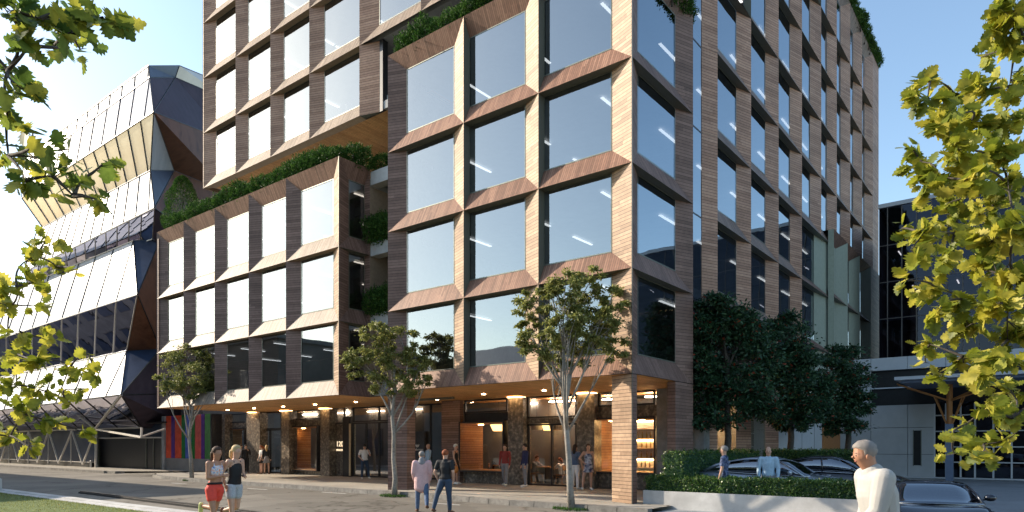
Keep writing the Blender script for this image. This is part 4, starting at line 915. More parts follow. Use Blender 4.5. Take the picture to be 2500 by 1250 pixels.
def blobs_px(lst, t, dy=.8):
    out = []
    for (px, py, rx, rz) in lst:
        tt = t+random.uniform(-.5, .5); c = pT(px, py, tt); s = tt/F_; out.append((c, (rx*s, dy*rx*s, rz*s)))
    return out
random.seed(11)
# street trees (grown from their photographed base points at the kerb)
def street(base, tpts, crown, n, label):
    b = gnd(*base, ROAD+.02); t = (b.x-CAMX)*VX+(b.y-CAMY)*VY
    tr_ = [b-Vector((0, 0, .1))]+[pT(px, py, t+random.uniform(-.1, .1)) for px, py in tpts]
    o = tree('street_tree', tr_, .10, blobs_px(crown, t), n, 'leaf_gum', label, group='trees along the kerb', lsize=(.075, .15), tmpl=T_SLIM if False else T_SIMPLE, droop=-.35, clump=.23, fork=4)
    n_ = 420; th = rng.random(n_)*6.283; rr = np.sqrt(rng.random(n_))*.62; C = np.stack([b.x+rr*np.cos(th), b.y+rr*np.sin(th)*.7, np.full(n_, ROAD+.05)], 1); D = rng.normal(size=(n_, 3))*.6+np.array([0, 0, 1.])
    m = MB(); m.sphere((b.x, b.y, ROAD-.02), .62, 'leaf_shrub', 16, 6, (1, .7, .12)); 
    g = leaves('grass', C, D, rng.normal(size=(n_, 3)), rng.uniform(.08, .16, n_), T_SLIM, 'leaf_shrub'); tag(g, 'tuft of green grass round the foot of the %s street tree' % label.split()[0], 'grass', kind='stuff')
street((1396, 1243), [(1391, 1180), (1389, 1120), (1384, 1060), (1380, 1010), (1385, 960), (1392, 915)],
       [(1380, 700, 60, 40), (1440, 690, 55, 35), (1300, 745, 48, 42), (1490, 735, 45, 40), (1385, 780, 65, 50), (1460, 800, 62, 50), (1320, 830, 62, 48), (1400, 860, 60, 42), (1500, 850, 34, 40), (1345, 720, 40, 30), (1290, 790, 34, 30), (1440, 745, 50, 36), (1350, 895, 40, 26)], 21000, 'nearest street tree with pale twisting trunk in front of the corner column')
street((962, 1211), [(965, 1170), (961, 1120), (962, 1060), (958, 1020), (960, 985), (966, 950)],
       [(920, 810, 52, 32), (980, 830, 45, 34), (880, 870, 45, 36), (960, 885, 50, 38), (1020, 890, 42, 34), (905, 930, 44, 30), (990, 945, 50, 30), (865, 905, 28, 26), (1035, 925, 28, 26), (940, 850, 44, 32)], 15000, 'middle street tree with pale trunk standing before the timber column')
street((469, 1173), [(466, 1120), (462, 1075), (466, 1030), (470, 1000), (474, 965)],
       [(460, 870, 44, 28), (510, 880, 38, 26), (420, 890, 36, 30), (480, 915, 50, 32), (400, 915, 24, 24), (535, 925, 30, 28), (425, 945, 40, 26), (500, 955, 42, 26), (545, 950, 20, 18), (460, 950, 36, 26)], 14000, 'farthest street tree before the coloured glass screen at the left')
# dark red-berried trees by the car park
def dtree(px, pyb, t, crown, n, label):
    b = pT(px, 1088, t); b.z = -.1
    top = [b, pT(px-3, 1120, t), pT(px+2, 1070, t), pT(px, 1020, t), pT(px+3, 960, t), pT(px, 900, t)]
    tree('ornamental_tree', top, .14, blobs_px(crown, t), n, 'leaf_dark', label, group='dark trees by the car park', bark='bark_dark', lsize=(.11, .19), extra=('leaf_red', .03), fork=4, clump=.42)
dtree(1776, 1100, 23.5, [(1775, 750, 62, 42), (1720, 800, 45, 50), (1830, 800, 50, 50), (1770, 850, 75, 60), (1700, 890, 42, 50), (1850, 880, 45, 55), (1745, 940, 66, 50), (1825, 950, 60, 50), (1700, 985, 42, 40), (1775, 1010, 60, 36), (1730, 745, 40, 30), (1850, 1000, 42, 36), (1715, 1030, 32, 24)], 34000, 'largest dark green tree with red flower clusters beside the tall corner block')
dtree(1930, 1100, 26.5, [(1925, 800, 48, 32), (1890, 860, 40, 44), (1950, 870, 50, 46), (1990, 930, 36, 44), (1915, 940, 56, 46), (1960, 990, 52, 40), (1890, 1000, 42, 36), (2000, 1000, 26, 30), (1930, 1035, 40, 22)], 24000, 'middle one of three dark trees behind the parked cars')
dtree(2070, 1100, 29.5, [(2060, 860, 40, 32), (2035, 910, 36, 40), (2085, 925, 34, 40), (2055, 970, 50, 40), (2100, 980, 24, 36), (2020, 1000, 30, 32), (2080, 1030, 42, 26), (2030, 1045, 28, 18)], 18000, 'smallest dark tree, rightmost before the grey panelled wall')

# foreground oak boughs: limbs reach in from trunks standing just outside the frame
def bough(label, root, clusters, t, nper, ls, mat, seed, name='oak_tree'):
    random.seed(seed)
    base = pT(root[0], root[1], t); o = empty(name, (base.x, base.y, -.1), label=label, cat='tree')
    m = MB(); tp = [Vector((base.x, base.y, -.15)), Vector((base.x+.02, base.y, 1.2)), base, base+Vector((.03, 0, 1.2))]; m.tube(tp, [.10, .085, .07, .05], 'bark_dark', 9); m.build('trunk', o, smooth=True)
    nodes = [(root[0], root[1], Vector(base), 0)]; nodes += [(root[0], root[1]-250, base+Vector((0, 0, .5)), 0), (root[0], root[1]+250, base-Vector((0, 0, .4)), 0)]
    cl = sorted(clusters, key=lambda c: abs(c[0]-root[0])); mb2 = MB(); Cs = []; Ds = []
    for (px, py, rx, ry) in cl:
        tt = t*random.uniform(.88, 1.12); c = pT(px, py, tt); par = min(nodes, key=lambda n_: (n_[0]-px)**2+1.6*(n_[1]-py)**2+1e-3*n_[3])
        pth = limb_path(par[2], c, .07, 7); r0 = .009 if par[3] else .02; mb2.tube(pth, [r0*(1-.7*i/6) for i in range(7)], 'bark_dark', 5, cap=False); nodes.append((px, py, c, 1))
        s = tt/F_; n = int(nper*rx*ry/1000.); nt_ = max(2, n//7)
        for k in range(nt_):
            u = Vector(rng.normal(size=3)).normalized()*random.uniform(.25, 1.)
            e = c+Vector((RX*u.x*rx*s+VX*u.y*rx*s, RY*u.x*rx*s+VY*u.y*rx*s, u.z*ry*s)); q = limb_path(pth[random.choice((4, 5, 6))], e, .1, 5); mb2.tube(q, [.0035, .003, .0022, .0018, .001], 'bark_dark', 3, cap=False)
            for j in range(max(3, n//nt_)):
                b_ = q[4 if j < 3 else 3 if j < 5 else 2]; d = (q[4]-q[0]).normalized(); dd = Vector(rng.normal(size=3))*.75+d*.8; dd.z -= .12; dd.normalize(); Cs.append(b_+dd*ls*.5+Vector(rng.normal(size=3))*ls*.18); Ds.append(dd)
    mb2.build('limbs', o, smooth=True)
    C = np.array([tuple(v) for v in Cs]); D = np.array([tuple(v) for v in Ds]); Nn = rng.normal(size=C.shape)*.75+np.array([0, 0, 1.])
    leaves('crown', C, D, Nn, rng.uniform(ls*.6, ls*1.25, len(C)), T_OAK, mat, o)
bough('near oak bough with large yellow green lobed leaves at the top left', (-190, 300),
      [(30, 30, 60, 45), (100, 45, 60, 40), (175, 30, 55, 30), (250, 45, 50, 26), (60, 110, 50, 45), (130, 115, 45, 28), (20, 170, 40, 40), (50, 215, 45, 36), (20, 260, 35, 30), (180, 85, 30, 20), (300, 70, 16, 12), (195, 120, 22, 28),
       (80, 325, 18, 10), (20, 380, 36, 26), (85, 385, 45, 18), (60, 440, 48, 30), (130, 430, 42, 26), (165, 365, 36, 14), (200, 440, 40, 30), (250, 400, 28, 12), (180, 480, 36, 20), (230, 485, 26, 14)], 2.9, 11.5, .082, 'leaf_oak_left', 5)
bough('farther oak bough with small bright yellow green leaves at the lower left', (-260, 900),
      [(110, 590, 38, 28), (90, 625, 34, 24), (135, 650, 40, 24), (110, 690, 46, 24), (40, 700, 34, 26), (30, 745, 40, 22), (90, 745, 34, 18), (140, 670, 24, 18),
       (50, 810, 42, 20), (120, 830, 40, 20), (30, 860, 40, 26), (90, 885, 50, 26), (170, 900, 44, 22), (225, 905, 34, 16), (40, 940, 46, 28), (110, 955, 50, 28), (165, 985, 34, 18), (60, 1010, 50, 24), (130, 1030, 44, 18), (190, 1050, 24, 12), (25, 1065, 40, 28), (70, 1090, 36, 18), (215, 870, 22, 12), (205, 955, 26, 12)], 5.0, 21, .092, 'leaf_oak', 6)
bough('near oak crown of dense sunlit yellow lobed leaves at the right edge', (2760, 760),
      [(2480, 25, 50, 40), (2440, 60, 36, 40), (2480, 110, 34, 40), (2215, 235, 26, 20), (2270, 190, 20, 22), (2265, 240, 36, 22), (2330, 235, 40, 30), (2400, 215, 50, 32), (2465, 210, 40, 40), (2395, 140, 20, 22),
       (2300, 300, 50, 34), (2370, 300, 55, 40), (2450, 300, 50, 44), (2340, 365, 60, 34), (2420, 380, 60, 40), (2225, 355, 28, 24), (2250, 395, 34, 20), (2290, 430, 50, 30), (2370, 440, 60, 36), (2460, 450, 50, 42), (2250, 470, 30, 22),
       (2330, 500, 50, 30), (2420, 510, 60, 36), (2200, 560, 30, 14), (2255, 570, 44, 26), (2330, 570, 54, 30), (2420, 590, 64, 40), (2480, 560, 30, 50), (2225, 610, 30, 16), (2310, 640, 54, 28), (2400, 660, 64, 36), (2470, 680, 44, 40), (2215, 685, 24, 10), (2280, 700, 46, 22),
       (2350, 730, 58, 32), (2440, 750, 64, 40), (2290, 770, 40, 20), (2370, 800, 54, 32), (2460, 830, 50, 40), (2270, 840, 40, 18), (2350, 870, 50, 22), (2430, 890, 60, 32), (2260, 885, 20, 8), (2300, 920, 30, 12), (2380, 930, 48, 18), (2460, 950, 44, 26),
       (2410, 1000, 40, 14), (2360, 1035, 30, 10), (2470, 1020, 34, 18), (2330, 1065, 36, 9), (2400, 1085, 50, 16), (2460, 1075, 40, 18), (2330, 1108, 34, 9), (2390, 1110, 34, 12)], 4.1, 29, .092, 'leaf_oak', 7)

# ================================================================ HEDGES
def hedge(x0, y0, z0, x1, y1, z1, n, label, rough_=.05):
    o = empty('hedge', ((x0+x1)/2, (y0+y1)/2, z0), label=label, cat='hedge')
    m = MB(); e = .07; m.box(x0+e, y0+e, z0, x1-e, y1-e, z1-e, 'leaf_dark'); m.build('hedge_core', o)
    A = [(y1-y0)*(z1-z0), (x1-x0)*(z1-z0), (x1-x0)*(y1-y0)]; tot = A[0]*2+A[1]*2+A[2]; pr = [A[0]/tot, A[0]/tot, A[1]/tot, A[1]/tot, A[2]/tot]
    f = rng.choice(5, n, p=pr); C = np.stack([rng.uniform(x0, x1, n), rng.uniform(y0, y1, n), rng.uniform(z0, z1, n)], 1); Nn = np.zeros((n, 3))
    for k, (ax, v, s) in enumerate(((0, x0, -1), (0, x1, 1), (1, y0, -1), (1, y1, 1), (2, z1, 1))): q = f == k; C[q, ax] = v; Nn[q, ax] = s
    lump = (np.sin(C[:, 0]*7+C[:, 2]*5)*np.cos(C[:, 1]*6+C[:, 2]*8)*.035)[:, None]
    C = C+Nn*(rng.normal(size=(n, 1))*rough_*.7-.02+lump)
    D = rng.normal(size=(n, 3))*.8+np.array([0, 0, .25])+Nn*.35; leaves('foliage', C, D, Nn+rng.normal(size=(n, 3))*.6, rng.uniform(.045, .085, n), T_SIMPLE, 'leaf_hedge', o)
hx1 = onY(2200, .42)[0]
hedge(.22, .42, .1, hx1, 1.15, .80, 30000, 'low clipped hedge growing in the pale concrete planter at the roadside')
hedge(1.1, 8.2, -.1, onY(2108, 8.2)[0], 9.0, 1.52, 26000, 'tall clipped hedge behind the parked cars along the side wall')
hedge(.35, 1.2, -.1, 1.05, 8.2, 1.52, 15000, 'tall clipped hedge running back beside the corner column')
mb = MB(); mb.box(.2, .30, -.15, hx1+.05, .36, .40, 'concrete_pale'); mb.box(.2, .36, -.15, .27, 1.22, .40, 'concrete_pale'); mb.box(hx1-.02, .36, -.15, hx1+.05, 1.22, .40, 'concrete_pale'); mb.box(.27, 1.16, -.15, hx1-.02, 1.22, .40, 'concrete_pale'); mb.box(.27, .36, -.15, hx1-.02, 1.16, .2, 'bark_dark')
tag(mb.build('planter_wall'), 'long low pale concrete planter wall in front of the car park', 'planter')

# ================================================================ CARS
def paint(name, c, rough=.25):
    m, nt, b = newmat(name); b.inputs['Base Color'].default_value = (*c, 1); b.inputs['Roughness'].default_value = rough; b.inputs['Metallic'].default_value = .5; b.inputs['Coat Weight'].default_value = 1.; b.inputs['Coat Roughness'].default_value = .03
paint('paint_silver', (.30, .34, .40), .3); paint('paint_black', (.012, .013, .017)); paint('paint_sport', (.010, .013, .022), .2)
noisy('tyre', (.015, .015, .015), (.025, .025, .025), 12, .85); noisy('chrome', (.5, .5, .52), (.62, .62, .64), 4, .15, .5, metal=.9); emit('tail_red', (.35, .02, .02), .15); noisy('lamp_clear', (.55, .56, .6), (.7, .7, .74), 5, .1, .6)
def loft(mb, rings, mat, close=True, capm=None):
    b0 = len(mb.v); k = len(rings[0]); mi = mb.mi(mat)
    for r in rings: mb.v += [tuple(p) for p in r]
    for i in range(len(rings)-1):
        for j in range(k if close else k-1):
            a = b0+i*k+j; b = b0+i*k+(j+1) % k; mb.f.append((a, b, b+k, a+k)); mb.m.append(mi)
    mb.f.append(tuple(b0+j for j in reversed(range(k)))); mb.m.append(mi); mb.f.append(tuple(b0+(len(rings)-1)*k+j for j in range(k))); mb.m.append(mi)
def crv(pts, x):
    for (a, va), (b, vb) in zip(pts[:-1], pts[1:]):
        if a <= x <= b: u = (x-a)/(b-a); u = u*u*(3-2*u)*.5+u*.5; return va+(vb-va)*u
    return pts[0][1] if x < pts[0][0] else pts[-1][1]
def car(loc, rz, pnt, label, spec, subcat='car'):
    """x forward; spec: L, W, deck profile, belt, roof profile"""
    L, W, H = spec['L'], spec['W'], spec['H']; o = empty('parked_car', loc, rz, label=label, cat=subcat)
    def part(mb, name, par=None, smooth=True):
        me = mb.build(name, smooth=smooth); me.parent = par or o; me.location = (0, 0, 0); return me
    mb = MB(); st = np.linspace(-L/2, L/2, 33); rings = []
    for x in st:
        top = crv(spec['deck'], x); hw = W/2*crv(spec['plan'], x); zb = crv([(-L/2, .38), (-L/2+.25, .22), (L/2-.3, .2), (L/2, .32)], x); wheelarch = 0
        zm = zb+(top-zb)*.55; side = [( hw*.90, zb), (hw*.985, zb+(top-zb)*.25), (hw, zm), (hw*.975, zb+(top-zb)*.82), (hw*.90, top-.02), (hw*.6, top+.035*crv(spec['crown'], x)), (0, top+.055*crv(spec['crown'], x))]
        rings.append([(x, y, z) for y, z in side]+[(x, -y, z) for y, z in reversed(side[:-1])])
    loft(mb, rings, pnt); body = part(mb, 'body')
    sub = body.modifiers.new('sub', 'SUBSURF'); sub.levels = 1; sub.render_levels = 1
    # greenhouse
    gx0, gx1 = spec['glass']; mb = MB(); rings = []
    for x in np.linspace(gx0, gx1, 21):
        zr = crv(spec['roof'], x); zb = crv(spec['deck'], x)-.03; hw = W/2*crv(spec['plan'], x)*.90; hr = hw*(.74+.0*x); f = min(1, max(0, (zr-zb)/.5)); hr = hw*(1-.26*f)
        zr = max(zr, zb+.01); side = [(hw, zb), (hw-(hw-hr)*.55, zb+(zr-zb)*.6), (hr, zr-.03*f), (hr*.6, zr), (0, zr+.008)]
        rings.append([(x, y, z) for y, z in side]+[(x, -y, z) for y, z in reversed(side[:-1])])
    loft(mb, rings, 'car_glass'); part(mb, 'windows')
    mb = MB(); rx0, rx1 = spec['roofx']; rings = []
    for x in np.linspace(rx0, rx1, 13):
        zr = crv(spec['roof'], x); zb = crv(spec['deck'], x)-.03; hw = W/2*crv(spec['plan'], x)*.90; f = min(1, max(0, (zr-zb)/.5)); hr = hw*(1-.26*f)+.012
        side = [(hr+.01, zr-.055*f), (hr, zr-.018), (hr*.6, zr+.012), (0, zr+.022)]
        rings.append([(x, y, z) for y, z in side]+[(x, -y, z) for y, z in reversed(side[:-1])])
    loft(mb, rings, pnt, close=False); part(mb, 'roof')
    mb = MB()
    for sx in (1, -1):
        for px_ in spec['pillars']:
            zb0 = crv(spec['deck'], px_[0])-.02; hwb = W/2*crv(spec['plan'], px_[0])*.905; zr = crv(spec['roof'], px_[1]); f = min(1, max(0, (zr-zb0)/.5)); hr = W/2*crv(spec['plan'], px_[1])*.90*(1-.26*f)+.012
            mid = ((px_[0]+px_[1])/2, sx*(hwb-(hwb-hr)*.42+.006), zb0+(zr-zb0)*.55); mb.tube([(px_[0], sx*hwb, zb0), mid, (px_[1], sx*hr, zr-.03)], px_[2], pnt, 6)
        q = []
        for x in np.linspace(gx0+.1, gx1-.1, 12): q.append((x, sx*(W/2*crv(spec['plan'], x)*.905+.004), crv(spec['deck'], x)-.015))
        mb.tube(q, .012, 'chrome', 5)
    part(mb, 'pillars')
    for sx in (1, -1):
        mb = MB(); mx = spec['mirror']; zz2 = crv(spec['deck'], mx)+.08; mb.sphere((mx, sx*(W/2+.06), zz2), .1, pnt, 10, 6, (.7, 1.15, .75)); mb.tube([(mx, sx*(W/2-.12), zz2-.06), (mx, sx*(W/2+.03), zz2-.02)], .022, 'metal_dark', 5); part(mb, 'wing_mirror')
        for wx in spec['wheels']:
            we = bpy.data.objects.new('wheel', None); mb = MB(); R = spec['R']; y = sx*(W/2-.10)
            prof = [(R*.62, .11), (R*.96, .11), (R, .08), (R, -.08), (R*.96, -.11), (R*.62, -.11)]; n = 28; b0 = len(mb.v)
            for i in range(n):
                a_ = 6.2832*i/n
                for (r_, dy) in prof: mb.v.append((wx+r_*math.cos(a_), y+dy, R+r_*math.sin(a_)))
            for i in range(n):
                for j in range(6): a1 = b0+i*6+j; a2 = b0+i*6+(j+1) % 6; b1 = b0+((i+1) % n)*6+j; b2 = b0+((i+1) % n)*6+(j+1) % 6; mb.f.append((a1, b1, b2, a2)); mb.m.append(mb.mi('tyre'))
            wh = part(mb, 'wheel'); mb = MB()
            for i in range(10): a_ = 6.2832*i/10; mb.beam((wx, y+sx*.08, R), (wx+R*.62*math.cos(a_), y+sx*.075, R+R*.62*math.sin(a_)), .035, .03, 'chrome')
            mb.tube([(wx, y+sx*.09, R), (wx, y+sx*.06, R)], .06, 'chrome', 12); bpy.data.objects.remove(we); rim = part(mb, 'rim', wh, False)
        mb = MB(); x = L/2-.16; hw = W/2*crv(spec['plan'], x); z = crv(spec['deck'], x)-.09; mb.sphere((x, sx*hw*.78, z), .14, 'lamp_clear', 10, 6, (1.1, .9, .38)); part(mb, 'headlight')
        mb = MB(); x = -L/2+.14; hw = W/2*crv(spec['plan'], x); z = crv(spec['deck'], x)-.12; mb.sphere((x, sx*hw*.84, z), .15, 'tail_red', 10, 6, (.9, .9, .5)); part(mb, 'tail_light')
        for dx_ in spec['handles']: mb = MB(); mb.tube([(dx_-.1, sx*(W/2+.012), crv(spec['deck'], 0)-.12), (dx_+.1, sx*(W/2+.012), crv(spec['deck'], 0)-.12)], .014, 'chrome', 6); part(mb, 'door_handle')
    mb = MB()
    for sx in (.38, -.38): mb.box(-.15, sx-.24, .35, .0, sx+.24, H-.35, 'black'); mb.box(-.15, sx-.24, .3, .4, sx+.24, .5, 'black'); mb.box(-.12, sx-.12, H-.35, -.03, sx+.12, H-.2, 'black')
    mb.tube([(.62+.0*k, -.38+.17*math.cos(k*.6), H-.50+.17*math.sin(k*.6)) for k in range(12)], .014, 'black', 5); part(mb, 'interior', None, False)
    return o
sedan = dict(L=4.75, W=1.84, H=1.46, deck=[(-2.4, .92), (-2.2, 1.02), (-1.5, 1.04), (0, .98), (.9, .95), (1.9, .84), (2.38, .66)], plan=[(-2.4, .80), (-2.0, .95), (-1, 1.), (1., 1.), (1.9, .93), (2.38, .72)], crown=[(-2.4, 1), (2.4, 1)],
             roof=[(-1.95, 1.02), (-1.2, 1.32), (-.4, 1.45), (.1, 1.455), (.6, 1.34), (1.25, .96)], glass=(-1.95, 1.3), roofx=(-1.15, .42), pillars=[(1.22, .45, .028), (-.05, -.12, .026), (-1.75, -1.05, .05), (-1.1, -.98, .03)], mirror=.85, wheels=(1.42, -1.38), R=.33, handles=(-.9, .12))
q = pT(1845, 1088, 19.6)
car((q.x, 3.4, -.1), R_(1), 'paint_silver', 'blue grey sedan parked sideways behind the low hedge', sedan)
q2 = onY(2025, 6.4)[0]
car((q2, 6.4, -.1), R_(2), 'paint_black', 'black sedan parked farther back, partly hidden by the passing man', sedan)
sport = dict(L=4.4, W=1.93, H=1.2, deck=[(-2.2, .82), (-1.9, .96), (-1.2, .95), (0, .86), (.8, .82), (1.6, .80), (2.2, .52)], plan=[(-2.2, .86), (-1.4, 1.0), (-.4, .93), (.6, .93), (1.4, .98), (2.2, .74)], crown=[(-2.2, .4), (.6, .5), (1.4, -1.2), (2.2, .5)],
             roof=[(-1.5, .92), (-.6, 1.13), (-.1, 1.2), (.3, 1.16), (1.15, .80)], glass=(-1.5, 1.2), roofx=(-.9, .28), pillars=[(1.1, .3, .03), (-.55, -.5, .05)], mirror=.7, wheels=(1.35, -1.35), R=.34, handles=(-.2,))
q = pT(2262, 1088, 14.1)
dx_, dy_ = CAMX+.4-q.x, CAMY+.5-q.y
car((q.x, q.y, ROAD), math.atan2(dy_, dx_)+R_(6), 'paint_sport', 'low black sports car nosing towards the viewer at the lower right', sport).scale = (.95, .95, .93)

# ================================================================ PEOPLE
def flat(name, c, rough=.75, c2=None, sc=14.):
    noisy(name, c, c2 or tuple(min(1, x*1.25) for x in c), sc, rough)
flat('skin_fair', (.46, .27, .19), .5); flat('skin_tan', (.36, .18, .11), .5); flat('skin_shade', (.42, .25, .18), .5)
flat('hair_brown', (.05, .025, .015)); flat('hair_dark', (.015, .011, .01)); flat('hair_blond', (.45, .32, .16)); flat('hair_grey', (.20, .18, .165)); flat('hair_red', (.22, .06, .02)); flat('hair_white', (.6, .57, .52))
flat('cloth_white', (.62, .61, .6)); flat('cloth_cream', (.36, .35, .33), .9, (.44, .425, .40), 4); flat('cloth_pink', (.55, .36, .35)); flat('cloth_black', (.012, .012, .014)); flat('cloth_navy', (.02, .025, .08)); flat('cloth_red', (.65, .06, .04)); flat('cloth_maroon', (.22, .03, .025)); flat('cloth_blue', (.30, .42, .52)); flat('denim', (.05, .085, .16), .8, (.11, .16, .25)); flat('denim_dark', (.025, .045, .08)); flat('cloth_grey', (.2, .2, .21)); flat('cloth_tan', (.3, .23, .16)); flat('shoe_white', (.6, .6, .56)); flat('shoe_brown', (.12, .06, .035)); flat('shoe_lime', (.55, .6, .25)); flat('leather_tan', (.45, .17, .04)); flat('lens_dark', (.01, .01, .01), .2)
noisy('print_bra', (.12, .2, .45), (.70, .70, .70), 24, .7, c3=(.75, .25, .15), detail=1); noisy('print_shorts', (.6, .62, .66), (.3, .32, .36), 40, .7, c3=(.62, .64, .68)); noisy('print_dress', (.02, .03, .10), (.55, .56, .62), 9, .75, detail=1); noisy('plaid', (.02, .03, .08), (.12, .16, .28), 16, .8, detail=0)
def limb(o, L1, L2, sw, out, flex, s, back=False, twist=0):
    """two segment limb hanging from o: sw forward swing, out sideways, flex at the middle joint"""
    sw, out, fl = R_(sw), R_(out), R_(flex); d1 = Vector((s*math.sin(out), math.sin(sw)*math.cos(out), -math.cos(sw)*math.cos(out)))
    a = sw+(-fl if back else fl); tw = R_(twist); d2 = Vector((s*math.sin(out*.4)-s*math.sin(tw)*abs(math.sin(fl)), math.sin(a)*math.cos(tw), -math.cos(a))).normalized()
    e = o+d1*L1; return e, e+d2*L2, d1, d2
def ecap(mb, p, q, rp, rq, mat, n=14, m=5):
    """rounded elliptical capsule from p (radii rp=(side, front)) to q"""
    p = Vector(p); q = Vector(q); d = q-p; L = d.length; d = d.normalized() if L > 1e-6 else Vector((0, 0, 1))
    sd = Vector((1, 0, 0)); sd = sd-d*sd.dot(d); sd = sd.normalized() if sd.length > .2 else d.orthogonal().normalized(); fr = d.cross(sd)
    rings = []
    for j in range(m+1): a = math.pi/2*(1-j/m); c = math.cos(a); s_ = math.sin(a); rings.append((p-d*s_*min(rp)*.98, rp[0]*c, rp[1]*c))
    for j in range(m+1): a = math.pi/2*j/m; c = math.cos(a); s_ = math.sin(a); rings.append((q+d*s_*min(rq)*.98, rq[0]*c, rq[1]*c))
    b0 = len(mb.v); mi = mb.mi(mat)
    for c, ra, rb in rings:
        for k in range(n): a = 6.28318*k/n; mb.v.append(tuple(c+sd*math.cos(a)*max(ra, 1e-4)+fr*math.sin(a)*max(rb, 1e-4)))
    for i in range(len(rings)-1):
        for k in range(n): mb.f.append((b0+i*n+k, b0+i*n+(k+1) % n, b0+(i+1)*n+(k+1) % n, b0+(i+1)*n+k)); mb.m.append(mi)
    mb.f.append(tuple(b0+k for k in reversed(range(n)))); mb.m.append(mi); mb.f.append(tuple(b0+(len(rings)-1)*n+k for k in range(n))); mb.m.append(mi)
VOX = [.011]
def skin(name, verts, edges, mat, parent=None, lvl=1, root=0):
    mb = MB(); R2 = lambda r: tuple(r) if hasattr(r, '__len__') else (r, r)
    for i, j in edges: ecap(mb, verts[i][0], verts[j][0], R2(verts[i][1]), R2(verts[j][1]), mat)
    o = mb.build(name, smooth=True); md = o.modifiers.new('fuse', 'REMESH'); md.mode = 'VOXEL'; md.voxel_size = VOX[0]; md.use_smooth_shade = True
    sm = o.modifiers.new('smooth', 'SMOOTH'); sm.factor = .5; sm.iterations = 3
    if parent: o.parent = parent; o.location = (0, 0, 0)
    return o
